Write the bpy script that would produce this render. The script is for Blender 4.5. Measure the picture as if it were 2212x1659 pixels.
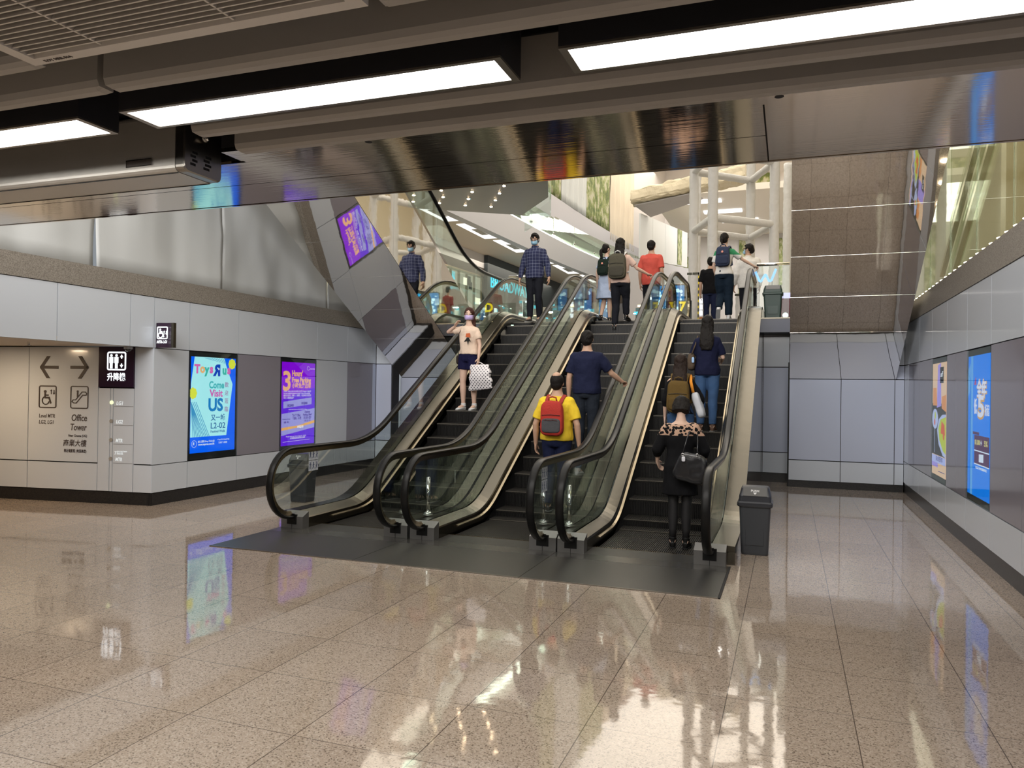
import bpy, bmesh, math, random
from mathutils import Vector, Matrix, noise
for o in list(bpy.data.objects): bpy.data.objects.remove(o)
random.seed(7)
SC = bpy.context.scene
COL = SC.collection
PI = math.pi
# ---------------------------------------------------------------- camera
HC = 1.65
F = 1650.0
yaw = math.atan2(1705-1106, 1650); pit = math.atan2(841-829.5, 1650); roll = 0.0145
fw = Vector((-math.sin(yaw)*math.cos(pit), math.cos(yaw)*math.cos(pit), math.sin(pit)))
r0 = Vector((math.cos(yaw), math.sin(yaw), 0)); u0 = r0.cross(fw)
rr = math.cos(roll)*r0 + math.sin(roll)*u0; uu = -math.sin(roll)*r0 + math.cos(roll)*u0
cd = bpy.data.cameras.new('camera'); cam = bpy.data.objects.new('camera', cd); COL.objects.link(cam)
cd.sensor_width = 36; cd.lens = F/2212*36; cd.clip_start = .05; cd.clip_end = 200
M4 = Matrix((( rr.x, uu.x, -fw.x, 0), (rr.y, uu.y, -fw.y, 0), (rr.z, uu.z, -fw.z, HC), (0, 0, 0, 1)))
cam.matrix_world = M4
SC.camera = cam
# ---------------------------------------------------------------- world, lights, exposure
SC.view_settings.view_transform = 'Standard'; SC.view_settings.look = 'None'
SC.view_settings.gamma = 1; SC.view_settings.use_curve_mapping = False
SC.view_settings.exposure = 0.12
try:
    SC.cycles.use_denoising = True
    SC.cycles.max_bounces = 8; SC.cycles.glossy_bounces = 5; SC.cycles.transmission_bounces = 8; SC.cycles.transparent_max_bounces = 16
    SC.cycles.sample_clamp_indirect = 4.0; SC.cycles.caustics_reflective = False; SC.cycles.caustics_refractive = False
    SC.cycles.blur_glossy = .3
except Exception: pass
wd = bpy.data.worlds.new('world'); SC.world = wd; wd.use_nodes = True
bg = wd.node_tree.nodes['Background']; bg.inputs[0].default_value = (.86, .93, 1, 1); bg.inputs[1].default_value = .28
def area(name, loc, rot, sx, sy, power, color=(1, 1, 1), spread=None):
    l = bpy.data.lights.new(name, 'AREA'); l.shape = 'RECTANGLE'; l.size = sx; l.size_y = sy; l.energy = power; l.color = color
    if spread: l.spread = spread
    o = bpy.data.objects.new(name, l); COL.objects.link(o); o.location = loc; o.rotation_euler = rot; return o
# fluorescent rows of the concourse ceiling
area('concourse_light', (-1.8, 2.515, 2.765), (0, 0, 0), 1.6, .13, 16, (1, .95, .88))
area('concourse_light', (.15, 2.515, 2.765), (0, 0, 0), 1.6, .13, 16, (1, .95, .88))
area('concourse_light', (-3.8, 2.515, 2.765), (0, 0, 0), 1.6, .13, 20, (1, .95, .88))
area('concourse_light', (-6.4, -.9, 2.76), (0, 0, 0), 3.0, .5, 90, (1, .95, .88))
area('concourse_light', (-1.5, -.6, 2.76), (0, 0, 0), 6.0, .2, 55, (1, .95, .88))
area('concourse_light', (-1.5, -3.4, 2.76), (0, 0, 0), 6.0, .2, 80, (1, .95, .88))
# atrium ceiling lights above the escalator void and mall floor, added fills among them
area('atrium_light', (-3.0, 9.2, 8.8), (0, 0, 0), 9.5, 9.5, 430, (1, .955, .89))
area('added_front_fill', (-3.2, -.6, 6.9), (math.radians(52), 0, 0), 13, 8, 2000, (1, .965, .93))  # added unseen fill, tilted forward to brighten the void and far walls
area('mall_light_and_fill', (-2.5, 21, 12.6), (0, 0, 0), 11, 11, 950, (1, .93, .82))
area('mall_light_and_fill', (-2.5, 33, 12.6), (0, 0, 0), 11, 11, 1050, (1, .93, .82))
area('mall_light_and_fill', (4.5, 12, 8.7), (0, 0, 0), 4, 14, 260, (1, .80, .52))
area('mall_light_and_fill', (-1.5, 35, 9.4), (0, 0, 0), 5, 7, 420, (1, .93, .84))  # added fill under the far deck, brightens the lower mall
area('walkway_light', (-9.2, 24, 5.9), (0, 0, 0), 1.2, 12, 110, (1, .9, .75))
area('alcove_light', (-10.09, 6.62, 2.15), (0, 0, 0), .2, .2, 26, (1, .74, .47))
# ---------------------------------------------------------------- materials
MATS = {}
def NT(name):
    m = bpy.data.materials.new(name); m.use_nodes = True; nt = m.node_tree
    return m, nt, nt.nodes['Principled BSDF']
def mat(name, col=(.5, .5, .5), rough=.5, metal=0, em=None, es=1.0, bump=0, bscale=40, var=0, vscale=8, coat=0, spec=.5, aniso=None, trans=0, ior=1.45):
    if name in MATS: return MATS[name]
    m, nt, b = NT(name); I = b.inputs
    I['Base Color'].default_value = (*col, 1); I['Roughness'].default_value = rough; I['Metallic'].default_value = metal
    I['Specular IOR Level'].default_value = spec; I['Coat Weight'].default_value = coat; I['IOR'].default_value = ior
    I['Coat Roughness'].default_value = .05
    if trans: I['Transmission Weight'].default_value = trans
    if em: I['Emission Color'].default_value = (*em, 1); I['Emission Strength'].default_value = es
    N, L = nt.nodes, nt.links
    tc = N.new('ShaderNodeTexCoord')
    if var:
        n = N.new('ShaderNodeTexNoise'); n.inputs['Scale'].default_value = vscale; n.inputs['Detail'].default_value = 4
        L.new(tc.outputs['Object'], n.inputs['Vector'])
        r = N.new('ShaderNodeMapRange'); r.inputs['To Min'].default_value = 1-var; r.inputs['To Max'].default_value = 1+var
        L.new(n.outputs['Fac'], r.inputs['Value'])
        x = N.new('ShaderNodeVectorMath'); x.operation = 'SCALE'; x.inputs[0].default_value = col
        L.new(r.outputs[0], x.inputs['Scale']); L.new(x.outputs[0], I['Base Color'])
    if bump:
        n = N.new('ShaderNodeTexNoise'); n.inputs['Scale'].default_value = bscale; n.inputs['Detail'].default_value = 3
        L.new(tc.outputs['Object'], n.inputs['Vector'])
        bp = N.new('ShaderNodeBump'); bp.inputs['Strength'].default_value = bump; bp.inputs['Distance'].default_value = .02
        L.new(n.outputs['Fac'], bp.inputs['Height']); L.new(bp.outputs[0], I['Normal'])
    if aniso:   # brushed streaks along one axis: noise stretched
        mp = N.new('ShaderNodeMapping'); mp.inputs['Scale'].default_value = aniso
        L.new(tc.outputs['Object'], mp.inputs['Vector'])
        n = N.new('ShaderNodeTexNoise'); n.inputs['Scale'].default_value = 1; n.inputs['Detail'].default_value = 2
        L.new(mp.outputs[0], n.inputs['Vector'])
        bp = N.new('ShaderNodeBump'); bp.inputs['Strength'].default_value = .035; bp.inputs['Distance'].default_value = .01
        L.new(n.outputs['Fac'], bp.inputs['Height']); L.new(bp.outputs[0], I['Normal'])
    MATS[name] = m; return m
def emis(name, col, s): return mat(name, (0, 0, 0), .6, 0, col, s, spec=.1)

def granite_floor():
    m, nt, b = NT('granite_tiles'); N, L = nt.nodes, nt.links
    tc = N.new('ShaderNodeTexCoord'); sp = N.new('ShaderNodeSeparateXYZ'); L.new(tc.outputs['Object'], sp.inputs[0])
    def mth(op, a, bb=None, clamp=False):
        x = N.new('ShaderNodeMath'); x.operation = op; x.use_clamp = clamp
        for i, v in enumerate((a, bb)):
            if v is None: continue
            if isinstance(v, (int, float)): x.inputs[i].default_value = v
            else: L.new(v, x.inputs[i])
        return x.outputs[0]
    def line(out, off, pitch, w):
        q = mth('DIVIDE', mth('SUBTRACT', out, off), pitch); f = mth('FRACT', q)
        d = mth('ABSOLUTE', mth('SUBTRACT', f, .5)); return mth('GREATER_THAN', d, .5-w/pitch/2)
    ln = mth('MAXIMUM', line(sp.outputs[0], -.30, .627, .005), line(sp.outputs[1], 3.06, .62, .004))
    # speckle
    v = N.new('ShaderNodeTexVoronoi'); v.inputs['Scale'].default_value = 150; L.new(tc.outputs['Object'], v.inputs['Vector'])
    cr = N.new('ShaderNodeValToRGB'); e = cr.color_ramp.elements
    e[0].position = 0; e[0].color = (.16, .12, .09, 1); e[1].position = 1; e[1].color = (0.543, 0.457, 0.374, 1)
    for p, c in ((.10, (.24, .19, .15, 1)), (.2, (0.387, 0.309, 0.243, 1)), (.75, (0.456, 0.370, 0.300, 1))):
        k = e.new(p); k.color = c
    sc = N.new('ShaderNodeSeparateColor'); L.new(v.outputs['Color'], sc.inputs[0]); L.new(sc.outputs[0], cr.inputs[0])
    # per tile tone
    fl = N.new('ShaderNodeVectorMath'); fl.operation = 'FLOOR'
    mp = N.new('ShaderNodeMapping'); mp.vector_type = 'TEXTURE'; mp.inputs['Location'].default_value = (-.30, 3.06, 0); mp.inputs['Scale'].default_value = (.627, .62, 1)
    L.new(tc.outputs['Object'], mp.inputs[0]); L.new(mp.outputs[0], fl.inputs[0])
    wn = N.new('ShaderNodeTexWhiteNoise'); wn.noise_dimensions = '2D'; L.new(fl.outputs[0], wn.inputs[0])
    mr = N.new('ShaderNodeMapRange'); mr.inputs['To Min'].default_value = .93; mr.inputs['To Max'].default_value = 1.05; L.new(wn.outputs[0], mr.inputs[0])
    vs = N.new('ShaderNodeVectorMath'); vs.operation = 'SCALE'; L.new(cr.outputs[0], vs.inputs[0]); L.new(mr.outputs[0], vs.inputs['Scale'])
    mx = N.new('ShaderNodeMix'); mx.data_type = 'RGBA'; L.new(ln, mx.inputs[0]); L.new(vs.outputs[0], mx.inputs[6]); mx.inputs[7].default_value = (.10, .075, .06, 1)
    L.new(mx.outputs[2], b.inputs['Base Color'])
    nz = N.new('ShaderNodeTexNoise'); nz.inputs['Scale'].default_value = 2.5; L.new(tc.outputs['Object'], nz.inputs[0])
    rg = N.new('ShaderNodeMapRange'); rg.inputs['To Min'].default_value = .025; rg.inputs['To Max'].default_value = .07; L.new(nz.outputs[0], rg.inputs[0])
    L.new(rg.outputs[0], b.inputs['Roughness'])
    b.inputs['Specular IOR Level'].default_value = .9
    n2 = N.new('ShaderNodeTexNoise'); n2.inputs['Scale'].default_value = 7; L.new(tc.outputs['Object'], n2.inputs[0])
    bp = N.new('ShaderNodeBump'); bp.inputs['Strength'].default_value = .025; bp.inputs['Distance'].default_value = .02; L.new(n2.outputs[0], bp.inputs['Height'])
    L.new(bp.outputs[0], b.inputs['Normal'])
    MATS['granite_tiles'] = m; return m
def speckle(name, c1, c2, scale, rough):
    if name in MATS: return MATS[name]
    m, nt, b = NT(name); N, L = nt.nodes, nt.links
    tc = N.new('ShaderNodeTexCoord'); v = N.new('ShaderNodeTexVoronoi'); v.inputs['Scale'].default_value = scale; L.new(tc.outputs['Object'], v.inputs[0])
    sc = N.new('ShaderNodeSeparateColor'); L.new(v.outputs['Color'], sc.inputs[0])
    mx = N.new('ShaderNodeMix'); mx.data_type = 'RGBA'; L.new(sc.outputs[0], mx.inputs[0]); mx.inputs[6].default_value = (*c1, 1); mx.inputs[7].default_value = (*c2, 1)
    L.new(mx.outputs[2], b.inputs['Base Color']); b.inputs['Roughness'].default_value = rough
    MATS[name] = m; return m
def foliage_print(name):
    m, nt, b = NT(name); N, L = nt.nodes, nt.links
    tc = N.new('ShaderNodeTexCoord'); mp = N.new('ShaderNodeMapping'); mp.inputs['Scale'].default_value = (1.3, 1.3, .9); L.new(tc.outputs['Object'], mp.inputs[0])
    n = N.new('ShaderNodeTexNoise'); n.inputs['Scale'].default_value = 2.2; n.inputs['Detail'].default_value = 6; n.inputs['Roughness'].default_value = .7; L.new(mp.outputs[0], n.inputs[0])
    cr = N.new('ShaderNodeValToRGB'); e = cr.color_ramp.elements
    e[0].position = .42; e[0].color = (.10, .14, .04, 1); e[1].position = .58; e[1].color = (.46, .44, .32, 1)
    k = e.new(.50); k.color = (.24, .28, .09, 1); L.new(n.outputs[0], cr.inputs[0]); L.new(cr.outputs[0], b.inputs['Base Color']); b.inputs['Roughness'].default_value = .7
    MATS[name] = m; return m
def plaid(name):
    m, nt, b = NT(name); N, L = nt.nodes, nt.links
    tc = N.new('ShaderNodeTexCoord'); sp = N.new('ShaderNodeSeparateXYZ'); L.new(tc.outputs['Object'], sp.inputs[0])
    outs = []
    for i in (0, 2):
        w = N.new('ShaderNodeMath'); w.operation = 'MULTIPLY'; w.inputs[1].default_value = 16; L.new(sp.outputs[i], w.inputs[0])
        f = N.new('ShaderNodeMath'); f.operation = 'FRACT'; L.new(w.outputs[0], f.inputs[0])
        g = N.new('ShaderNodeMath'); g.operation = 'LESS_THAN'; g.inputs[1].default_value = .16; L.new(f.outputs[0], g.inputs[0]); outs.append(g.outputs[0])
    a = N.new('ShaderNodeMath'); a.operation = 'ADD'; L.new(outs[0], a.inputs[0]); L.new(outs[1], a.inputs[1])
    s = N.new('ShaderNodeMath'); s.operation = 'MULTIPLY'; s.inputs[1].default_value = .5; L.new(a.outputs[0], s.inputs[0])
    mx = N.new('ShaderNodeMix'); mx.data_type = 'RGBA'; L.new(s.outputs[0], mx.inputs[0]); mx.inputs[6].default_value = (.012, .016, .06, 1); mx.inputs[7].default_value = (.16, .18, .26, 1)
    L.new(mx.outputs[2], b.inputs['Base Color']); b.inputs['Roughness'].default_value = .85
    MATS[name] = m; return m
def glassmat(name, tint=(.93, .97, .95), fac=.10):
    """thin architectural glass: clear with a fresnel mirror"""
    if name in MATS: return MATS[name]
    m = bpy.data.materials.new(name); m.use_nodes = True; nt = m.node_tree; N, L = nt.nodes, nt.links
    for n in list(N): N.remove(n)
    out = N.new('ShaderNodeOutputMaterial'); t = N.new('ShaderNodeBsdfTransparent'); t.inputs[0].default_value = (*tint, 1)
    g = N.new('ShaderNodeBsdfGlossy'); g.inputs['Roughness'].default_value = .01; g.inputs[0].default_value = (.95, 1, .98, 1)
    fr = N.new('ShaderNodeLayerWeight'); fr.inputs[0].default_value = .22
    mr = N.new('ShaderNodeMapRange'); mr.inputs['To Min'].default_value = fac*.5; mr.inputs['To Max'].default_value = .3; L.new(fr.outputs['Fresnel'], mr.inputs[0])
    mx = N.new('ShaderNodeMixShader'); L.new(mr.outputs[0], mx.inputs[0]); L.new(t.outputs[0], mx.inputs[1]); L.new(g.outputs[0], mx.inputs[2]); L.new(mx.outputs[0], out.inputs[0])
    MATS[name] = m; return m

M = dict(
 floor=granite_floor(),
 granite=speckle('grey_granite', (.16, .14, .12), (.34, .31, .27), 130, .45),
 granite_brown=speckle('brown_granite', (.20, .15, .10), (.42, .33, .22), 130, .35),
 white=mat('white_enamel_panel', (.62, .665, .73), .16, 0, coat=.25, bump=.015, bscale=3),
 mauve=mat('mauve_enamel_panel', (.27, .255, .30), .13, 0, coat=.35, bump=.015, bscale=3),
 bluep=mat('blue_grey_panel', (.55, .60, .74), .16, 0, coat=.3, bump=.015, bscale=3),
 black=mat('black_gap', (.008, .008, .009), .7),
 skirting=speckle('black_skirting', (.012, .012, .014), (.03, .028, .026), 90, .3),
 mirror=mat('mirror_steel', (.92, .89, .84), .03, 1, bump=.09, bscale=1.7),
 soffit=mat('polished_steel_soffit', (.78, .69, .58), .075, 1, bump=.03, bscale=2.2, aniso=(1.5, 60, 1)),
 steel=mat('brushed_steel', (.135, .122, .097), .24, 1, bump=.10, bscale=5),
 steeld=mat('dark_brushed_steel', (.34, .32, .29), .28, 1, bump=.03, bscale=50),
 chrome=mat('chrome', (.8, .8, .8), .07, 1),
 brass=mat('satin_guide_rail', (.34, .28, .19), .25, 1),
 rubber=mat('black_rubber', (.008, .008, .008), .34, 0, spec=.28),
 step=mat('step_cleats', (.055, .051, .046), .36, .5),
 riser=mat('step_riser', (.010, .0095, .009), .45, .3),
 plate=mat('landing_plate', (.085, .083, .078), .32, .6, var=.25, vscale=60, bump=.12, bscale=260),
 baffle=mat('ceiling_baffle_paint', (.36, .345, .32), .5, 0, bump=.01, bscale=200),
 grille=mat('grille_paint', (.62, .60, .57), .5),
 fixture=mat('fixture_body', (.018, .018, .022), .45),
 tube=emis('lamp_diffuser', (1, .97, .93), 9),
 boxsteel=mat('satin_steel_box', (.55, .53, .49), .38, .55, bump=.02, bscale=40, aniso=(2, 90, 90)),
 cloth=mat('white_sheet', (.62, .64, .64), .55, 0, bump=.25, bscale=2.2),
 drape=mat('wrapped_sheet', (.60, .59, .57), .6, 0, bump=1.0, bscale=9),
 wallw=mat('mall_white', (.60, .58, .58), .6),
 beige=mat('mall_beige_ceiling', (.62, .54, .44), .6),
 dark=mat('dark_board', (.035, .045, .05), .5),
 darkband=mat('brown_band', (.07, .055, .045), .5),
 leaf=foliage_print('leaf_print'),
 glass=glassmat('clear_glass'),
 glassc=glassmat('low_glare_glass', (.94, .97, .96), .02),
 glassg=glassmat('green_glass', (.82, .85, .77), .15),
 bin=mat('charcoal_plastic', (.050, .054, .062), .38, bump=.05, bscale=120),
 binlid=mat('charcoal_plastic_lid', (.035, .037, .045), .3),
 bingreen=mat('dark_green_plastic', (.012, .035, .028), .4),
 ink=mat('grey_ink', (.07, .055, .05), .5),
 navyband=mat('dark_blue_band', (.018, .025, .06), .25),
 signdark=mat('plum_sign_face', (.028, .012, .03), .2),
 signlit=emis('sign_light', (.93, .97, 1), 1.6),
 red=mat('red_fabric', (.42, .03, .02), .8, bump=.3, bscale=60),
)
# ---------------------------------------------------------------- mesh helpers
TSC = bpy.data.scenes.new('workbench')
def evaluated(ob):
    """mesh of an object with its modifiers applied, worked out in a small scene of its own"""
    TSC.collection.objects.link(ob)
    with bpy.context.temp_override(scene=TSC, view_layer=TSC.view_layers[0]):
        dg = bpy.context.evaluated_depsgraph_get(); dg.update()
        me = bpy.data.meshes.new_from_object(ob.evaluated_get(dg))
    TSC.collection.objects.unlink(ob); return me
class MB:
    def __init__(s): s.v = []; s.f = []; s.m = []
    def add(s, vs, fs, mi=0):
        k = len(s.v); s.v += [tuple(p) for p in vs]; s.f += [tuple(i+k for i in f) for f in fs]; s.m += [mi]*len(fs); return s
    def box(s, a, b, mi=0):
        x0, y0, z0 = a; x1, y1, z1 = b
        return s.add([(x0,y0,z0),(x1,y0,z0),(x1,y1,z0),(x0,y1,z0),(x0,y0,z1),(x1,y0,z1),(x1,y1,z1),(x0,y1,z1)],
                     [(0,3,2,1),(4,5,6,7),(0,1,5,4),(1,2,6,5),(2,3,7,6),(3,0,4,7)], mi)
    def hexa(s, p, mi=0):  # 8 corner points, bottom 4 then top 4
        return s.add(p, [(0,3,2,1),(4,5,6,7),(0,1,5,4),(1,2,6,5),(2,3,7,6),(3,0,4,7)], mi)
    def rings(s, R, mi=0, cap=True, close=True):
        n = len(R[0]); vs = [p for r in R for p in r]; fs = []
        for i in range(len(R)-1):
            for j in range(n if close else n-1):
                a = i*n+j; b = i*n+(j+1) % n; fs.append((a, b, b+n, a+n))
        if cap: fs.append(tuple(range(n-1, -1, -1))); fs.append(tuple(range((len(R)-1)*n, len(R)*n)))
        return s.add(vs, fs, mi)
    def tube(s, pts, rad, mi=0, n=12, ref=(0, 0, 1), flat=1.0, cap=True):
        pts = [Vector(p) for p in pts]; R = []
        if isinstance(rad, (int, float)): rad = [rad]*len(pts)
        a = None
        for i, p in enumerate(pts):
            t = (pts[min(i+1, len(pts)-1)]-pts[max(i-1, 0)]).normalized()
            if a is None:
                a = t.cross(Vector(ref))
                if a.length < .12: a = t.cross(Vector((0, 1, 0)))
                if a.length < .12: a = t.cross(Vector((1, 0, 0)))
            a = (a-t*a.dot(t)).normalized(); b = a.cross(t).normalized(); r = rad[i]
            R.append([p + a*math.cos(2*PI*k/n)*r + b*math.sin(2*PI*k/n)*r*flat for k in range(n)])
        return s.rings(R, mi, cap)
    def ell(s, c, r, mi=0, n=16, m=10, rot=None):
        c = Vector(c); R = []
        for i in range(m+1):
            th = PI*(i+.02*(1 if i == 0 else -1 if i == m else 0))/m
            ring = []
            for j in range(n):
                ph = 2*PI*j/n; q = Vector((r[0]*math.sin(th)*math.cos(ph), r[1]*math.sin(th)*math.sin(ph), -r[2]*math.cos(th)))
                if rot is not None: q = rot @ q
                ring.append(c+q)
            R.append(ring)
        return s.rings(R, mi)
    def cyl(s, c, r, z0, z1, mi=0, n=20, r2=None):
        r2 = r if r2 is None else r2
        return s.rings([[(c[0]+rr_*math.cos(2*PI*k/n), c[1]+rr_*math.sin(2*PI*k/n), z) for k in range(n)] for rr_, z in ((r, z0), (r2, z1))], mi)
    def build(s, name, mats, parent=None, smooth=False, bevel=0):
        me = bpy.data.meshes.new(name); me.from_pydata(s.v, [], s.f)
        if not isinstance(mats, (list, tuple)): mats = [mats]
        for m in mats: me.materials.append(m)
        me.polygons.foreach_set('material_index', s.m)
        if smooth: me.polygons.foreach_set('use_smooth', [True]*len(me.polygons))
        me.validate(); me.update()
        o = bpy.data.objects.new(name, me); COL.objects.link(o)
        if parent: o.parent = parent; o.matrix_parent_inverse = parent_inv(parent)
        if bevel:
            md = o.modifiers.new('bevel', 'BEVEL'); md.width = bevel; md.segments = 2; md.limit_method = 'ANGLE'; md.angle_limit = .6
        return o
def parent_inv(p):
    """children are modelled in world coordinates; keep them there"""
    m = Matrix.Translation(p.location) @ p.rotation_euler.to_matrix().to_4x4()
    if p.parent: m = Matrix.Translation(p.parent.location) @ m if False else m
    return m.inverted()
def tag(o, label=None, cat=None, group=None, kind=None):
    if label: o['label'] = label
    if cat: o['category'] = cat
    if group: o['group'] = group
    if kind: o['kind'] = kind
    return o
def thing(name, label, cat, loc=(0, 0, 0), rz=0, group=None):
    o = bpy.data.objects.new(name, None); COL.objects.link(o); o.location = loc; o.rotation_euler = (0, 0, rz); o.empty_display_size = .1
    return tag(o, label, cat, group)
def struct(o): o['kind'] = 'structure'; return o
def copytree(src, loc, label, rz=None, group=None):
    r = src.copy(); COL.objects.link(r); r.location = loc; r['label'] = label
    if rz is not None: r.rotation_euler = (0, 0, rz)
    if group: r['group'] = group
    for c in list(src.children):
        d = c.copy(); COL.objects.link(d); d.parent = r; d.matrix_parent_inverse = c.matrix_parent_inverse.copy()
        for g in list(c.children):
            e = g.copy(); COL.objects.link(e); e.parent = d; e.matrix_parent_inverse = g.matrix_parent_inverse.copy()
    return r
class PL:
    """a drawing plane on a real surface"""
    def __init__(s, o, u, v):
        s.o = Vector(o); s.u = Vector(u).normalized(); s.v = Vector(v).normalized(); s.n = s.u.cross(s.v)
    def p(s, a, b, off=0): return s.o + s.u*a + s.v*b + s.n*off
    def poly(s, mb, pts, off=.002, th=.002, mi=0):
        n = len(pts); v = [s.p(a, b, off-th) for a, b in pts]+[s.p(a, b, off) for a, b in pts]
        ar = sum(pts[i][0]*pts[(i+1) % n][1]-pts[(i+1) % n][0]*pts[i][1] for i in range(n))
        if ar < 0: v = v[:n][::-1]+v[n:][::-1]
        fs = [tuple(range(n-1, -1, -1)), tuple(range(n, 2*n))]+[(i, (i+1) % n, (i+1) % n+n, i+n) for i in range(n)]
        return mb.add(v, fs, mi)
    def rect(s, mb, a0, b0, a1, b1, off=.002, th=.002, mi=0): return s.poly(mb, [(a0, b0), (a1, b0), (a1, b1), (a0, b1)], off, th, mi)
    def disc(s, mb, a, b, r, off=.002, th=.002, mi=0, n=20, ry=None):
        ry = ry or r
        return s.poly(mb, [(a+r*math.cos(2*PI*k/n), b+ry*math.sin(2*PI*k/n)) for k in range(n)], off, th, mi)
    def line(s, mb, pts, w, off=.002, th=.002, mi=0):
        for (a0, b0), (a1, b1) in zip(pts[:-1], pts[1:]):
            dx, dy = a1-a0, b1-b0; l = math.hypot(dx, dy) or 1; nx, ny = -dy/l*w/2, dx/l*w/2; ex, ey = dx/l*w*.3, dy/l*w*.3
            s.poly(mb, [(a0+nx-ex, b0+ny-ey), (a0-nx-ex, b0-ny-ey), (a1-nx+ex, b1-ny+ey), (a1+nx+ex, b1+ny+ey)], off, th, mi)
    def rrect(s, mb, a0, b0, a1, b1, r, w, off=.002, th=.002, mi=0):
        """rounded rectangle outline"""
        P = []
        for cx, cy, st in ((a1-r, b1-r, 0), (a0+r, b1-r, 1), (a0+r, b0+r, 2), (a1-r, b0+r, 3)):
            for k in range(5):
                t = (st+k/4)*PI/2; P.append((cx, cy, math.cos(t), math.sin(t)))
        for i in range(len(P)):
            c0, c1 = P[i], P[(i+1) % len(P)]
            q = [(c0[0]+c0[2]*r, c0[1]+c0[3]*r), (c0[0]+c0[2]*(r-w), c0[1]+c0[3]*(r-w)), (c1[0]+c1[2]*(r-w), c1[1]+c1[3]*(r-w)), (c1[0]+c1[2]*r, c1[1]+c1[3]*r)]
            s.poly(mb, q, off, th, mi)
    def arc(s, mb, a, b, r, w, t0, t1, off=.002, th=.002, mi=0, n=18, ry=None):
        ry = ry or r
        s.line(mb, [(a+r*math.cos(t0+(t1-t0)*k/n), b+ry*math.sin(t0+(t1-t0)*k/n)) for k in range(n+1)], w, off, th, mi)
    def text(s, mb, txt, a, b, size, off=.003, mi=0, bold=0.0, shear=0, align='LEFT', sx=1, flip=False, ext=.0008, fit=None, rot=0):
        cu = bpy.data.curves.new('t', 'FONT'); cu.body = txt; cu.size = size; cu.offset = bold*size; cu.shear = shear; cu.extrude = ext; cu.align_x = align
        cu.resolution_u = 3
        ob = bpy.data.objects.new('t', cu); me = evaluated(ob)
        co = [v.co.copy() for v in me.vertices]; fs = [tuple(p.vertices) for p in me.polygons]
        if co:
            x0 = min(c.x for c in co); x1 = max(c.x for c in co)
            if fit: sx = fit/max(1e-6, x1-x0); 
            cr_, sr_ = math.cos(rot), math.sin(rot)
            vs = []
            for c in co:
                x = (c.x-(x0 if fit else 0))*sx; 
                if flip: x = (x1-x0)*sx-x
                vs.append(s.p(a+x*cr_-c.y*sr_, b+x*sr_+c.y*cr_, off+c.z))
            mb.add(vs, fs, mi)
        bpy.data.objects.remove(ob); bpy.data.meshes.remove(me); bpy.data.curves.remove(cu)
def fillet(pts, r, n=8):
    """round the corners of a polyline in 2-D"""
    out = [pts[0]]
    for i in range(1, len(pts)-1):
        p, a, b = Vector(pts[i]), Vector(pts[i-1]), Vector(pts[i+1]); da = (a-p); db = (b-p)
        rr_ = min(r, da.length*.49, db.length*.49); pa = p+da.normalized()*rr_; pb = p+db.normalized()*rr_
        for k in range(n+1):
            t = k/n; out.append(tuple(pa*(1-t)**2+p*2*t*(1-t)+pb*t*t))
    out.append(pts[-1]); return out
def yz(path, Y):
    for (a, b), (c, d) in zip(path[:-1], path[1:]):
        if a <= Y <= c: return b+(d-b)*(Y-a)/max(1e-9, c-a)
    return path[0][1] if Y < path[0][0] else path[-1][1]
# ================================================================ SETTING
XL, XR = -8.1, 1.83
T30 = math.tan(PI/6)
fl = MB()
for a, b in (((-16, -9, -.4), (6.5, 7.5, 0)), ((-16, 7.5, -.4), (-5.3, 16, 0)), ((-.8, 7.5, -.4), (6.5, 16, 0)), ((-5.3, 7.5, -.4), (-.8, 16, -.25))): fl.box(a, b)
struct(fl.build('floor', M['floor']))
# ---- panelled walls: every sheet a box in front of a black backing
def panels(mb, pl, a0, a1, rows, cuts, th=.03, gap=.005):
    """rows = [(z0, z1, material index or list)] ; cuts = u positions of the vertical joints"""
    cs = [a0]+sorted(c for c in cuts if a0 < c < a1)+[a1]
    for z0, z1, mi in rows:
        for i in range(len(cs)-1):
            m_ = mi[i % len(mi)] if isinstance(mi, list) else mi
            if m_ is None: continue
            pl.rect(mb, cs[i]+gap, z0+gap, cs[i+1]-gap, z1-gap, 0, th, m_)
PM = [M['white'], M['mauve'], M['bluep'], M['black'], M['skirting'], M['granite']]
CUT = [8.72, 9.76, 10.82, 11.88, 12.90, 13.86]
# left wall: plane x = XL facing +x, u = world y
wl = MB(); P = PL((XL, 0, 0), (0, 1, 0), (0, 0, 1))
wl.box((XL-.3, 8.07, 0), (XL-.04, 14.0, 2.83), 3)
panels(wl, P, 8.07, 13.99, [(.17, .55, 0), (2.14, 2.83, 0)], CUT)
mids = [0, None, 1, None, 0, 1, 2]
for i, (a, b) in enumerate(zip([8.07]+CUT, CUT+[13.99])):
    if mids[i] is not None: P.rect(wl, a+.005, .555, b-.005, 2.135, 0, .03, mids[i])
wl.box((XL-.03, 8.07, 0), (XL-.012, 14.0, .165), 4)
# upper fascia running on over the alcove
wl.box((XL-.3, -8, 2.16), (XL-.04, 8.07, 2.83), 3)
panels(wl, P, -8, 8.07, [(2.14, 2.83, 0)], [-7, -5.9, -4.8, -3.8, -2.7, -1.6, -.6, .4, 1.4, 2.4, 3.45, 4.5, 5.55, 6.61, 7.67])
# short return between wall and mirror housing
P2 = PL((-8.1, 14.0, 0), (1, 0, 0), (0, 0, 1)); wl.box((-8.35, 14.04, 0), (-7.72, 14.3, 2.83), 3)
panels(wl, P2, 0, .36, [(.17, .55, 0), (.555, 2.135, 2), (2.14, 2.83, 0)], []); wl.box((-8.1, 14.015, 0), (-7.74, 14.035, .165), 4)
struct(wl.build('wall_left', PM))
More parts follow.
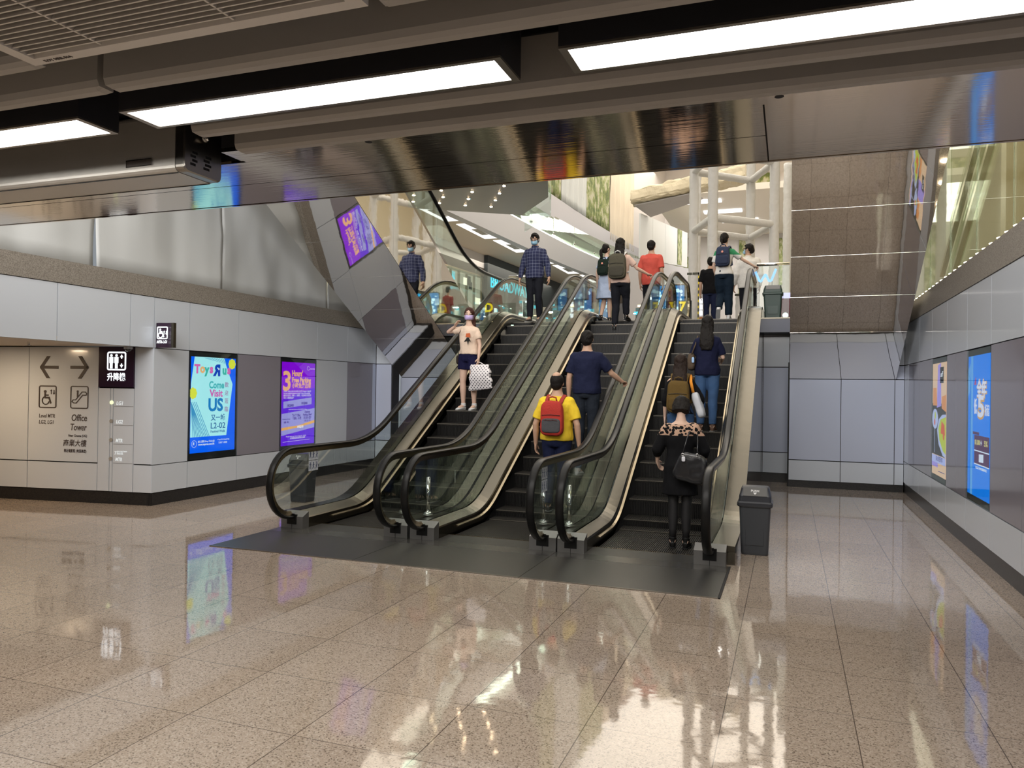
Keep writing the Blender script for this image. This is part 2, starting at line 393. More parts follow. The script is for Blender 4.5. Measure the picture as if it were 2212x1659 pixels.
# left granite curb (upper floor edge)
g = MB(); g.box((XL-.35, -8, 2.832), (XL+.012, 14.3, 3.10)); struct(g.build('trim_1', M['granite']))
# alcove wall, turned a little
A = Vector((-8.1, 8.07, 0)); B = Vector((-10.5, 7.72, 0)); UA = (A-B).normalized()
PA = PL(A, UA, (0, 0, 1))
wa = MB()
def abox(mb, pl, a0, a1, z0, z1, o0, o1, mi=0):
    q = [pl.p(a0, z0, o0), pl.p(a1, z0, o0), pl.p(a1, z0, o1), pl.p(a0, z0, o1), pl.p(a0, z1, o0), pl.p(a1, z1, o0), pl.p(a1, z1, o1), pl.p(a0, z1, o1)]
    mb.hexa([q[3], q[2], q[1], q[0], q[7], q[6], q[5], q[4]], mi)
abox(wa, PA, -7, -.02, 0, 2.16, -.25, -.035, 3)
panels(wa, PA, -7, -.85, [(.17, .55, 0), (.555, 2.155, 0)], [-1.98, -3.1, -4.2, -5.3])
panels(wa, PA, -.29, 0, [(.17, .55, 0), (.555, 2.155, 0)], [])
panels(wa, PA, -.85, -.29, [(.17, 1.59, 0)], [-.66, -.615])
abox(wa, PA, -7, 0, 0, .165, -.03, -.012, 4)
struct(wa.build('wall_alcove', PM))
sf = MB(); sf.add([(-15.5, -8, 2.162), (XL-.005, -8, 2.162), (XL-.005, 8.09, 2.162), (-15.5, 7.2, 2.162), (-15.5, -8, 2.2), (XL-.005, -8, 2.2), (XL-.005, 8.09, 2.2), (-15.5, 7.2, 2.2)], [(0,3,2,1),(4,5,6,7),(0,1,5,4),(1,2,6,5),(2,3,7,6),(3,0,4,7)])
struct(sf.build('ceiling_alcove', mat('alcove_soffit', (.55, .48, .40), .6)))
t = thing('downlight', 'warm recessed downlight in the alcove soffit above the arrows', 'ceiling light', (-10.09, 6.62, 2.16))
mb = MB(); mb.cyl((-10.09, 6.62), .15, 2.155, 2.161, n=24); mb.build('downlight_rim', M['white'], t)
mb = MB(); mb.cyl((-10.09, 6.62), .11, 2.151, 2.155, n=24); mb.build('downlight_lens', emis('warm_lens', (1, .84, .64), 6), t)
bw = MB(); bw.box((-15.8, -8, 0), (-15.5, 8, 3.0)); bw.box((-16, -8.3, 0), (6, -8, 3.0)); struct(bw.build('wall_back', mat('rear_wall', (.34, .31, .28), .35)))
# right wall x = XR facing -x, u = -y
wr = MB(); P = PL((XR, 0, 0), (0, -1, 0), (0, 0, 1))
wr.box((XR+.04, -8, 0), (XR+.3, 14.7, 2.83), 3)
cutr = [-13.9, -12.84, -11.78, -10.72, -9.58, -8.52, -7.43, -6.36, -5.3, -4.24, -3.18, -2.1, -1.05, 0, 1.05, 2.1, 3.2, 4.3]
panels(wr, P, -14.42, 8, [(.17, .53, 0), (2.15, 2.83, 0)], cutr)
cc = [-14.42]+cutr+[8]
for i, (a, b) in enumerate(zip(cc[:-1], cc[1:])):
    if i in (3, 5): continue
    P.rect(wr, a+.005, .535, b-.005, 2.145, 0, .03, 0 if i == 0 else 1)
wr.box((XR+.012, -8, 0), (XR+.03, 14.4, .165), 4)
struct(wr.build('wall_right', PM))
g = MB(); g.box((XR-.01, -8, 2.832), (XR+.35, 14.7, 3.13)); struct(g.build('trim_2', M['granite']))
# far wall under the upper floor
wf = MB(); P = PL((0, 14.40, 0), (1, 0, 0), (0, 0, 1))
wf.box((-.02, 14.44, 0), (1.9, 14.7, 2.2), 3)
panels(wf, P, 0, XR, [(.12, .477, 0), (.482, 1.905, 2)], [.845, 1.685]); wf.box((0, 14.415, 0), (XR, 14.43, .115), 4)
Pb = PL((0, 15.0, 0), (1, 0, 0), (0, 0, 1)); wf.box((-.7, 15.04, 0), (0, 15.3, 3), 3)
panels(wf, Pb, -.9, 0, [(.17, .55, 0), (.555, 2.13, 2), (2.135, 2.78, 0)], [-.46]); wf.box((-.9, 15.01, 0), (0, 15.03, .165), 4)
Pc = PL((-7.75, 14.42, 0), (1, 0, 0), (0, 0, 1)); wf.box((-7.75, 14.46, 0), (-5.6, 14.7, 3), 3)
panels(wf, Pc, 0, 2.15, [(.17, .55, 0), (.555, 1.87, 2)], [.86, 1.7]); wf.box((-7.75, 14.43, 0), (-5.6, 14.45, .165), 4)
wf.box((1.70, 14.44, 0), (1.9, 14.7, 2.85), 3); panels(wf, P, 1.70, XR, [(1.91, 2.145, 2), (2.15, 2.83, 0)], [])
struct(wf.build('wall_far', PM))
# upper floor slab
uf = MB(); uf.box((-14, 16.45, 2.74), (8, 46, 2.99), 0); uf.box((XR+.02, -8, 2.85), (8, 16.45, 2.99), 0); uf.box((-14, -8, 2.85), (XL-.02, 16.45, 2.99), 0)
uf.box((-.5, 14.36, 2.735), (XR, 16.45, 2.975), 1); uf.box((XL, 14.36, 2.735), (-5.62, 16.45, 2.975), 1)
uf.box((-.5, 14.34, 2.975), (XR, 16.45, 2.995), 2); uf.box((XL, 14.36, 2.975), (-5.62, 16.45, 2.995), 2)
struct(uf.build('floor_upper', [mat('mall_floor', (.45, .42, .38), .12), M['navyband'], M['steel']]))
# ---- steel soffit of the opening edge
so = MB()
so.box((-2.7, 3.255, 2.825), (-.115, 3.655, 2.84)); so.box((-8.09, 3.29, 2.825), (-2.7, 3.655, 2.84)); so.box((-8.09, 3.662, 2.825), (-.115, 4.06, 2.84)); so.box((-.108, 3.255, 2.825), (6, 4.06, 2.84))
so.box((-2.7, 3.1, 2.82), (6, 3.25, 2.84)); so.box((-8.09, 4.064, 2.822), (6, 4.08, 3.3))
for x in (-1.9, -.05): so.cyl((x, 3.18), .018, 2.8195, 2.822, 1)
struct(so.build('ceiling_edge', [M['soffit'], M['black']]))
sb = MB(); sb.box((-8.09, 3.29, 2.842), (-2.7, 4.06, 3.3)); sb.box((-2.7, 3.1, 2.842), (6, 4.06, 3.3)); sb.box((-8.09, 3.05, 3.01), (-2.7, 3.29, 3.3)); struct(sb.build('ceiling_slab', M['black']))
# dark void above the open baffle ceiling
cv = MB(); cv.box((-16, -8.3, 3.02), (6, 3.05, 3.2)); struct(cv.build('ceiling', M['black']))
# upper floor void edge left above curb: nothing, sheets hang there (built below)
# ---------------------------------------------------------------- ceiling baffles
def baffle(x0, x1, y, label, z0=2.78):
    mb = MB(); prof = [(y-.055, 2.99), (y-.055, z0+.035), (y-.045, z0+.012), (y-.03, z0), (y+.005, z0), (y+.02, z0+.012), (y+.022, z0+.035), (y+.022, 2.99)]
    r = .02; R = []
    for x, d in ((x0, .012), (x0+r, 0), (x1-r, 0), (x1, .012)):
        R.append([(x, py, max(pz, z0+d) if pz < z0+.03 else pz) for py, pz in prof])
    mb.rings(R)
    o = mb.build('ceiling_baffle', M['baffle'], bevel=0); 
    for p in o.data.polygons: p.use_smooth = False
    return tag(o, label, 'ceiling panel', 'rounded grey ceiling baffles')
baffle(-2.475, 3.2, 2.25, 'long grey ceiling baffle in front of the strip lights, right of the joint')
baffle(-6.5, -2.505, 2.25, 'grey ceiling baffle left of the joint, between the air grille and the strip lights')
baffle(-2.55, 3.2, 2.785, 'long grey ceiling baffle directly beyond the strip lights, its rounded end above the steel box')
baffle(-2.53, 3.2, 3.05, 'grey ceiling baffle next to the polished steel soffit of the opening')
baffle(-1.15, 3.2, 1.99, 'grey ceiling baffle right of the air grille at the top edge')
baffle(-6.5, -2.54, 1.99, 'short grey ceiling baffle end left of the air grille corner')
# ---------------------------------------------------------------- strip lights
def strip(x0, x1, label, y0=2.43, y1=2.60, z=2.78):
    t = thing('strip_light', label, 'ceiling light', ((x0+x1)/2, (y0+y1)/2, z), 0, 'bright strip lights in the ceiling')
    b = MB(); b.box((x0-.03, y0-.02, z+.004), (x1+.03, y1+.02, 2.97)); b.build('lamp_housing', M['fixture'], t)
    d = MB(); d.box((x0, y0, z-.001), (x1, y1, z+.003)); d.build('diffuser', M['tube'], t)
    f = MB(); w = .016
    f.box((x0-.03, y0-.02, z-.004), (x1+.03, y0-.002, z+.004)); f.box((x0-.03, y1+.002, z-.004), (x1+.03, y1+.02, z+.004))
    f.box((x0-.03, y0-.002, z-.004), (x0-.002, y1+.002, z+.004)); f.box((x1+.002, y0-.002, z-.004), (x1+.03, y1+.002, z+.004))
    f.build('lamp_trim', M['steeld'], t)
strip(-2.60, -.965, 'bright white strip light in the middle, between the dark gap and the grille side')
strip(-.70, 1.2, 'bright white strip light running off the top right corner')
strip(-4.6, -2.885, 'bright white strip light cut by the left edge, above the steel box')
rail = MB()
for y in (2.40, 2.47, 2.54, 2.61): rail.box((-6.5, y, 2.985), (3.2, y+.02, 3.01))
tag(rail.build('ceiling_track', M['fixture']), 'black metal tracks in the dark slot that carry the strip lights', 'ceiling track')
# ---------------------------------------------------------------- air grille
t = thing('air_grille', 'large cream louvred air return grille in the ceiling at top left', 'air vent', (-1.84, 1.6, 2.775))
f = MB(); x0, x1, y0, y1, z = -2.51, -1.17, 1.15, 1.945, 2.765
for a in ((x0, y0, x0+.05, y1), (x1-.05, y0, x1, y1), (x0+.05, y1-.045, x1-.05, y1), (x0+.05, y0, x1-.05, y0+.045)): f.box((a[0], a[1], z), (a[2], a[3], z+.03))
f.build('grille_frame', M['grille'], t)
s = MB(); yy = y0+.06
while yy < y1-.05:
    s.hexa([(x0+.05, yy, z+.004), (x1-.05, yy, z+.004), (x1-.05, yy+.006, z+.004), (x0+.05, yy+.006, z+.004), (x0+.05, yy+.014, z+.03), (x1-.05, yy+.014, z+.03), (x1-.05, yy+.02, z+.03), (x0+.05, yy+.02, z+.03)]); yy += .0265
s.build('louvres', M['grille'], t)
m_ = MB()
for x in (-2.16, -1.62): m_.box((x, y0+.04, z+.006), (x+.008, y1-.04, z+.03))
m_.build('louvre_support', M['grille'], t)
b = MB(); b.box((x0+.02, y0+.02, z+.032), (x1-.02, y1-.02, z+.05)); b.build('grille_backing', M['darkband'], t)
tx = MB(); PL((0, 0, z), (1, 0, 0), (0, -1, 0)).text(tx, 'KOT NRR 06A', -2.44, -1.93, .02, .001, bold=.005); tx.build('stencilled_code', M['ink'], t)
# ---------------------------------------------------------------- steel box under the ceiling
t = thing('steel_ceiling_box', 'long brushed stainless steel box hanging under the ceiling at the left edge', 'shutter box', (-4.5, 3.03, 2.7))
bx = MB()
def boxring(x, ins=0):
    y0, y1, z0, z1 = 2.955+ins, 3.225-ins, 2.70+ins, 3.0-ins; r = .03; P_ = []
    for cy, cz, st in ((y1-r, z1-r, 0), (y0+r, z1-r, 1), (y0+r, z0+r, 2), (y1-r, z0+r, 3)):
        for k in range(5):
            a = (st+k/4)*PI/2; P_.append((x, cy+r*math.cos(a), cz+r*math.sin(a)))
    return P_
bx.rings([boxring(-6.9), boxring(-2.855)]); bx.build('casing', M['boxsteel'], t, smooth=False)
ec = MB(); ec.rings([boxring(-2.853, .002), boxring(-2.806, .002), boxring(-2.80, .008)]); e = ec.build('end_cap', M['steeld'], t)
sl = MB()
for i in range(4):
    for yy, k in ((3.0, 6), (3.09, 7)):
        for j in range(k): sl.box((-2.8005, yy+.012*(i % 2)+j*.006, 2.74+i*.02), (-2.798, yy+.004+.012*(i % 2)+j*.006, 2.752+i*.02))
sl.build('vent_slots', M['black'], e)
w = MB(); w.box((-3.16, 2.951, 2.744), (-3.0, 2.9545, 2.772)); w.build('slot_window', M['darkband'], t)
w = MB(); 
for a in ((-3.163, 2.74, -2.997, 2.743), (-3.163, 2.773, -2.997, 2.776), (-3.163, 2.743, -3.161, 2.773), (-2.999, 2.743, -2.997, 2.773)): w.box((a[0], 2.949, a[1]), (a[2], 2.955, a[3]))
w.build('window_rim', M['chrome'], t)
k = MB(); k.box((-6.9, 2.978, 2.697), (-2.855, 2.982, 2.7)); k.box((-6.9, 3.195, 2.697), (-2.855, 3.199, 2.7)); k.build('panel_joint', M['black'], t)
br = MB(); br.box((-2.798, 3.06, 2.9), (-2.781, 3.10, 3.02)); br.ell((-2.784, 3.08, 2.895), (.012, .022, .022)); bo = br.build('hanging_bracket', M['steeld'], t)
bt = MB(); bt.ell((-2.771, 3.08, 2.89), (.012, .012, .012)); bt.build('bolt', M['chrome'], bo)
# ================================================================ MIRROR HOUSINGS (undersides of the upper escalators)
def housing(name, label, x0, x1, zs, depth, ytop):
    t = thing(name, label, 'mirror cladding', ((x0+x1)/2, 14.4, 1.91))
    # soffit sheets, each a rectangle along the slope with a hairline joint
    cuts = [0, 1.44, 2.39, 3.34, 4.29, 5.24, 6.19, 7.6, 9.2]
    for a, b in zip(cuts[:-1], cuts[1:]):
        mb = MB(); g_ = .0025
        ya, yb = 14.4-(a+g_)*math.cos(PI/6), 14.4-(b-g_)*math.cos(PI/6); za, zb = zs+(a+g_)*.5, zs+(b-g_)*.5
        n = 1
        mb.hexa([(x0, yb, zb), (x1, yb, zb), (x1, ya, za), (x0, ya, za), (x0, yb, zb+.003), (x1, yb, zb+.003), (x1, ya, za+.003), (x0, ya, za+.003)])
        mb.build('soffit_sheet', M['mirror'], t)
    # side skins
    L_ = 9.2; ya, yb = 14.38, 14.4-L_*math.cos(PI/6); za, zb = zs+.012, zs+L_*.5
    for x, d in ((x0, .012), (x1, -.012)):
        for a, b in ((0, 1.9), (1.9, 3.8), (3.8, 5.8), (5.8, 9.2)):
            mb = MB(); y1_, y0_ = 14.39-a*math.cos(PI/6), 14.39-(b-.004)*math.cos(PI/6); z1_, z0_ = zs+.02+a*.5, zs+.02+b*.5
            xa, xb = min(x, x+d), max(x, x+d)
            mb.hexa([(xa, y0_, z0_), (xb, y0_, z0_), (xb, y1_, z1_), (xa, y1_, z1_), (xa, y0_, z0_+depth), (xb, y0_, z0_+depth), (xb, y1_, z1_+depth), (xa, y1_, z1_+depth)])
            mb.build('side_sheet', M['mirror'], t)
    mb = MB(); mb.hexa([(x0+.02, yb, zb+.03), (x1-.02, yb, zb+.03), (x1-.02, 14.35, zs+.06), (x0+.02, 14.35, zs+.06), (x0+.02, yb, zb+depth), (x1-.02, yb, zb+depth), (x1-.02, 14.35, zs+depth), (x0+.02, 14.35, zs+depth)])
    mb.build('truss_core', M['black'], t)
    mb = MB(); mb.box((x0, 14.40, zs+.02), (x1, 16.2, zs+depth+.02)); mb.build('landing_housing', M['mirror'], t)
    return t
hl = housing('mirror_clad_escalator', 'left mirror clad underside of an escalator rising towards the camera above the poster wall', -7.72, -6.14, 1.88, 1.36, 0)
hr = housing('mirror_clad_escalator', 'right mirror clad escalator underside beside the right wall, reflecting the beige floor', 0.0, 1.70, 1.91, 1.36, 0)
# glass balustrade and black handrail of the upper left escalator
def upper_rail(t, x):
    hp = fillet([(16.6, 4.12), (14.25, 4.12), (5.5, 4.12+8.75*T30)], .9); bp_ = fillet([(16.6, 3.3), (14.4, 3.3), (5.5, 3.3+8.9*T30)], .5)
    mb = MB(); mb.tube([(x, a, b) for a, b in hp], .036, 0, 10, ref=(1, 0, 0)); mb.build('handrail', M['rubber'], t, smooth=True)
    for i in range(5):
        ya, yb = 16.5-i*1.9, 16.5-(i+1)*1.9+.01; g_ = MB()
        hp2 = sorted(hp); bp2 = sorted(bp_); R = []
        for k in range(9):
            y = ya+(yb-ya)*k/8; R.append([(x-.005, y, yz(bp2, y)), (x+.005, y, yz(bp2, y)), (x+.005, y, yz(hp2, y)-.02), (x-.005, y, yz(hp2, y)-.02)])
        g_.rings(R); g_.build('glass_panel', M['glass'], t)
upper_rail(hl, -6.12)
# ---------------------------------------------------------------- white sheets above the left curb
t = thing('dust_sheet', 'long white sheet hoarding hanging above the granite curb on the left', 'sheet', (-8.25, 8, 3.1))
def sheet(x, ya, yb, z0, z1, amp, mname, parent, name='cloth_panel', seed=0, along='y', ny=40, nz=24):
    mb = MB(); vs = []; fs = []
    for i in range(ny+1):
        for j in range(nz+1):
            u = ya+(yb-ya)*i/ny; z = z0+(z1-z0)*j/nz
            w = amp*(noise.noise((u*1.1+seed, z*.8, seed))*1.0+.5*noise.noise((u*3, z*1.2, seed+4))+2.4*max(0, .16-abs(noise.noise((u*1.3+z*.9+seed, z*.25, seed+8)))))
            vs.append((x+w, u, z) if along == 'y' else (u, x+w, z))
    for i in range(ny):
        for j in range(nz):
            a = i*(nz+1)+j; fs.append((a, a+1, a+nz+2, a+nz+1))
    mb.add(vs, fs); o = mb.build(name, M[mname], parent, smooth=True)
    md = o.modifiers.new('s', 'SOLIDIFY'); md.thickness = .006; return o
for i, (a, b) in enumerate(((4.3, 7.18), (7.2, 9.44), (9.46, 12.3), (12.32, 14.6))): sheet(-8.2, a, b, 3.08, 8.2, .05, 'cloth', t, seed=i*3.1)
# ---------------------------------------------------------------- right glazing above curb with LED lamps
t = thing('glass_balustrade', 'tall clear glass balustrade along the granite curb above the right wall', 'glass screen', (1.86, 10, 3.13))
for i in range(9):
    a = 14.3-i*1.5; g_ = MB(); g_.box((1.95, a-1.492, 3.13), (1.962, a, 5.9)); g_.build('glass_panel', M['glassg'], t)
led = MB(); led.ell((0, 0, .02), (.05, .028, .014), n=12, m=6)
led0 = None
for i in range(34):
    y = 13.9-i*.29
    if led0 is None:
        led0 = led.build('led_lamp', emis('warm_led', (1, .84, .6), 14)); o = led0
    else:
        o = led0.copy(); COL.objects.link(o)
    o.location = (1.885, y, 3.135); tag(o, 'small warm lamp in the row along the curb below the right glass balustrade', 'lamp', 'warm lamps along the right curb')
# ================================================================ ESCALATORS
Y0, Y1, UP = 9.05, 14.25, 3.0
def nose(Y): return max(0, min(UP, .5+(Y-9.92)*T30))
HR = fillet([(7.45, .93), (9.22, .93), (14.44, 3.94), (16.40, 3.94)], .55, 10)          # handrail centre line
DK = fillet([(7.49, .19), (8.93, .19), (14.17, 3.22), (16.7, 3.22)], .35, 8)            # deck top line
SK = fillet([(7.6, .035), (8.99, .035), (14.22, 3.05), (16.7, 3.05)], .35, 8)             # lower edge of deck skirt / brush line
def newel(cx, cz, r, bottom=True, n=16):
    """half circle round the end of the handrail"""
    return [(cx-r*math.sin(PI*k/n), cz-r*math.cos(PI*k/n)) for k in range(n+1)] if bottom else [(cx+r*math.sin(PI*k/n), cz+r*math.cos(PI*k/n)) for k in range(n+1)]
RN = .395
loop = [(7.62, .145), (7.5, .14)]+newel(7.45, .535, RN)[0:]+HR[1:-1]+newel(16.40, 3.545, RN, False)+[(16.3, 3.15)]
def sweep(mb, path, x, prof, mi=0):
    """sweep a cross-section (dx, dn) along a (Y, z) path; dn points outward (left normal)"""
    R = []
    for i, (y, z) in enumerate(path):
        a = path[max(0, i-1)]; b = path[min(len(path)-1, i+1)]; ty, tz = b[0]-a[0], b[1]-a[1]; l = math.hypot(ty, tz) or 1; ny, nz = -tz/l, ty/l
        R.append([(x+dx, y+ny*dn, z+nz*dn) for dx, dn in prof])
    mb.rings(R, mi)
rubprof = [(.042*math.cos(2*PI*k/14), .019*math.sin(2*PI*k/14)+.004) for k in range(14)]
guideprof = [(-.024, -.015), (.024, -.015), (.022, -.05), (-.022, -.05)]
innerprof = [(-.009, -.05), (.009, -.05), (.009, -.066), (-.009, -.066)]
lowband = lambda y: yz(DK, y)
def glass_top(y):
    if y < 7.45: d = max(0, (RN-.05)**2-(7.45-y)**2); return .535+math.sqrt(d)
    if y > 16.40: d = max(0, (RN-.05)**2-(y-16.40)**2); return 3.545+math.sqrt(d)
    return yz(HR, y)-.05
def glass_bot(y):
    if y < 7.53: d = max(0, (RN-.05)**2-(7.45-min(y, 7.45))**2); return .535-math.sqrt(d) if y < 7.45 else .17
    if y > 16.40: d = max(0, (RN-.05)**2-(y-16.40)**2); return max(3.2, 3.545-math.sqrt(d))
    return yz(DK, y)-.01
rib = MB()
# one step: ribbed tread and ribbed riser, nose at local y = 0, top z = 0, width 1.0 centred
W = 1.0; nr = 48
rib.box((-W/2, .0, -.03), (W/2, .41, -.009), 0)
for i in range(nr):
    x = -W/2+W*(i+.25)/nr; rib.box((x, .0, -.009), (x+W/nr*.5, .405, 0), 0)
for i in range(nr):
    x = -W/2+W*(i+.25)/nr; rib.box((x, .0, -.20), (x+W/nr*.5, .012, -.009), 1)
rib.box((-W/2, .012, -.20), (W/2, .03, -.03), 1)
rib.box((-W/2, -.002, -.014), (W/2, .0, -.004), 2)
stepme = None
def escalator(xl, xr, bl, br, label, outer_l=None, outer_r=None):
    """xl, xr inner skirt faces; bl, br = (x0, x1) newel base blocks left and right"""
    global stepme
    cx = (xl+xr)/2
    t = thing('escalator', label, 'escalator', (cx, 7.5, 0), 0, 'row of three escalators')
    # steps
    noses = [(7.82, -.006), (8.22, -.006), (8.62, -.004), (9.0, .015)]
    z = .1; 
    while z < 2.95: noses.append((9.92+(z-.5)/T30, z)); z += .2
    noses += [(14.44, 3.0), (14.84, 3.0), (15.24, 3.0)]
    for i, (y, z) in enumerate(noses):
        if stepme is None:
            o = rib.build('step', [M['step'], M['riser'], mat('step_nosing', (.16, .145, .12), .4, .5)]); stepme = o.data
        else:
            o = bpy.data.objects.new('step', stepme); COL.objects.link(o)
        o.location = (cx, y, z); o.parent = t; o.matrix_parent_inverse = parent_inv(t)
    # comb plates and floor plate
    for nm, ya, yb, zz in (('comb_plate', 7.50, 7.86, .006), ('comb_plate', 15.5, 15.8, 3.006)):
        mb = MB(); mb.box((xl, ya, zz-.02), (xr, yb, zz)); k = 46
        for i in range(k):
            x = xl+.01+(xr-xl-.02)*(i+.3)/k; yy = yb if zz < 1 else ya-.035
            mb.box((x, yy, zz-.012), (x+.009, yy+.035, zz+.002), 1)
        mb.build(nm, [M['plate'], M['brass']], t)
    for side, xg, (b0, b1), xin, ox in ((-1, sum(bl)/2, bl, xl, outer_l), (1, sum(br)/2, br, xr, outer_r)):
        mb = MB(); sweep(mb, loop, xg, rubprof); hr = mb.build('handrail', M['rubber'], t, smooth=True)
        mb = MB(); sweep(mb, loop[2:], xg, guideprof); sweep(mb, loop[2:], xg, innerprof); mb.build('guide_rail', M['brass'], hr)
        # glass panes
        cuts = [7.11, 8.33, 9.55, 10.75, 11.95, 13.15, 14.35, 15.5, 16.74]
        for a, b in zip(cuts[:-1], cuts[1:]):
            R = []; n = 10
            for k in range(n+1):
                y = a+.003+(b-a-.006)*k/n; w = max(0, min(1, (y-8.9)/.7, (14.6-y)/.7)); yb_ = y+.24*w*(1 if 0 < k < n or True else 0)
                zb, zt = glass_bot(yb_), glass_top(y)
                if y < 7.5: yb_ = y
                R.append([(xg-.006, yb_, zb), (xg+.006, yb_, zb), (xg+.006, y, zt), (xg-.006, y, zt)])
            mb = MB(); mb.rings(R); mb.build('glass_panel', M['glass'], t)
        # inner deck (slanting) and skirt
        ys = [7.60+i*.1 for i in range(91)]
        s_ = -side  # towards the steps
        R = []
        for y in ys:
            zt = yz(DK, y); zl = yz(SK, y)
            R.append([(xg+.012*s_, y, zt), (xin+.012*side, y, zt-.055), (xin, y, zt-.07), (xin, y, zl-.09), (xin+.02*side, y, zl-.09), (xg+.012*s_, y, zt-.09)])
        mb = MB(); mb.rings(R); idk = mb.build('inner_deck', M['steel'], t)
        R = []
        for y in [8.06+i*.1 for i in range(80)]:
            zl = yz(SK, y)+.035; R.append([(xin, y, zl+.016), (xin+.028*s_, y, zl+.006), (xin+.028*s_, y, zl-.008), (xin, y, zl-.008)])
        mb = MB(); mb.rings(R); mb.build('skirt_deflector', M['brass'], t)
        # outer deck
        R = []; xo = ox if ox is not None else (b0 if side < 0 else b1)
        for y in ys:
            zt = yz(DK, y); q = xo
            R.append([(xg+.012*side, y, zt), (q, y, zt-.012), (q, y, zt-.06), (xg+.012*side, y, zt-.09)])
        mb = MB(); mb.rings(R); mb.build('outer_deck', M['steel'], t)
        # newel base with handrail inlet
        for yb, zb, d in ((7.49, 0, 1), (16.70, 3.0, -1)):
            mb = MB(); ya_, yb_ = (yb-.012, yb+.109) if d > 0 else (yb-.109, yb+.012)
            mb.hexa([(b0, ya_, zb), (b1, ya_, zb), (b1, yb_, zb), (b0, yb_, zb), (b0, ya_, zb+.14), (b1, ya_, zb+.14), (b1, yb_, zb+.192), (b0, yb_, zb+.192)]); 
            nb = mb.build('newel_base', mat('newel_steel', (.20, .195, .19), .38, .6), t)
            yf = ya_-.004 if d > 0 else yb_+.004
            mb = MB(); mb.box((xg-.065, min(yf, yf+.02*d), zb+.05), (xg+.065, max(yf, yf+.02*d), zb+.165)); mb.box((xg-.04, min(yf, yf-.01*d), zb+.10), (xg+.04, max(yf, yf-.01*d), zb+.175)); mb.build('handrail_inlet', M['rubber'], nb)
            mb = MB(); mb.box((xg-.002, min(yf, yf+.01*d), zb+.0), (xg+.002, max(yf, yf+.01*d), zb+.05)); mb.build('base_joint', M['black'], nb)
        if ox is not None:   # cladding of the outer side
            mb = MB(); e_ = b0 if side < 0 else b1; mb.box((min(ox, e_), 7.60, 0), (max(ox, e_), 7.612, .125)); mb.build('end_cap', M['steel'], t)
            for a, b in ((7.615, 9.6), (9.605, 11.4), (11.405, 13.2), (13.205, 14.98)):
                R = [[(ox, y, 0), (ox+.02*s_, y, 0), (ox+.02*s_, y, yz(DK, y)-.06), (ox, y, yz(DK, y)-.06)] for y in [a+(b-a)*k/8 for k in range(9)]]
                mb = MB(); mb.rings(R); mb.build('side_cladding', mat('side_mirror_steel', (.56, .54, .50), .10, 1, bump=.04, bscale=2), t)
    return t
e1 = escalator(-5.26, -4.20, (-5.556, -5.26), (-4.20, -3.91), 'leftmost escalator of the three, carrying the woman with the dotted bag down', outer_l=-5.62)
e2 = escalator(-3.585, -2.503, (-3.875, -3.585), (-2.503, -2.215), 'middle escalator of the three, with the man in the yellow shirt near its foot')
e3 = escalator(-1.92, -.842, (-2.20, -1.92), (-.842, -.545), 'rightmost escalator of the three, beside the grey push bin', outer_r=-.47)
# wells between the machines
for x0, x1, lb in ((-3.912, -3.873, 'black filler strip between the left and middle escalators'), (-2.217, -2.198, 'black filler strip between the middle and right escalators')):
    R = [[(x0, y, 0), (x1, y, 0), (x1, y, yz(DK, y)-.02), (x0, y, yz(DK, y)-.02)] for y in [7.53+i*.12 for i in range(76)]]
    mb = MB(); mb.rings(R); tag(mb.build('filler_strip', M['black']), lb, 'filler strip')
# under-structure (pit side walls hidden below the steps)
for i, (xa, xb) in enumerate(((-5.54, -3.93), (-3.86, -2.23), (-2.18, -.56))):
    R = [[(xa, y, -.24), (xb, y, -.24), (xb, y, nose(y-.45)-.23), (xa, y, nose(y-.45)-.23)] for y in [7.55+k*.45 for k in range(17)]]
    mb = MB(); mb.rings(R); mb.build('truss', M['black'], (e1, e2, e3)[i])
# landing plates
for a, b, lb in ((-5.566, -3.885, 'dark steel landing plate in front of the leftmost escalator'), (-3.879, -2.210, 'dark steel landing plate in front of the middle escalator'), (-2.204, -.52, 'dark steel landing plate in front of the rightmost escalator')):
    t = thing('landing_plate', lb, 'floor plate', ((a+b)/2, 6.9, 0), 0, 'escalator landing plates')
    mb = MB(); mb.box((a, 6.33, .0005), (b, 7.25, .006)); mb.build('plate_sheet', M['plate'], t)
    mb = MB(); mb.box((a, 7.253, .0005), (b, 7.50, .006)); mb.build('cover_strip', mat('worn_plate', (.16, .155, .145), .26, .75, bump=.1, bscale=200, aniso=(1, 40, 1)), t)
    mb = MB(); mb.box((a, 6.315, .0), (b, 6.328, .008)); mb.build('edge_trim', M['steeld'], t)
mb = MB(); mb.box((-.517, 6.315, 0), (-.50, 7.49, .009)); tag(mb.build('edge_strip', M['black']), 'thin black edge strip along the right side of the landing plates', 'trim strip')
# chrome bollards between the newels
bol = None
for x, lb in ((-3.893, 'slim chrome post between the left and middle escalator newels'), (-2.2085, 'slim chrome post between the middle and right escalator newels')):
    if bol is None:
        t = thing('chrome_post', lb, 'post', (x, 7.95, .19)); bol = t
        mb = MB(); mb.cyl((x, 7.95), .024, .19, .62, n=20); mb.ell((x, 7.95, .62), (.024, .024, .012)); mb.build('tube', M['chrome'], t, smooth=True)
        mb = MB(); mb.cyl((x, 7.95), .055, .188, .20, n=24); mb.ell((x, 7.95, .205), (.05, .05, .03)); mb.build('foot', M['chrome'], t, smooth=True)
    else: copytree(bol, (x, 7.95, .19), lb)
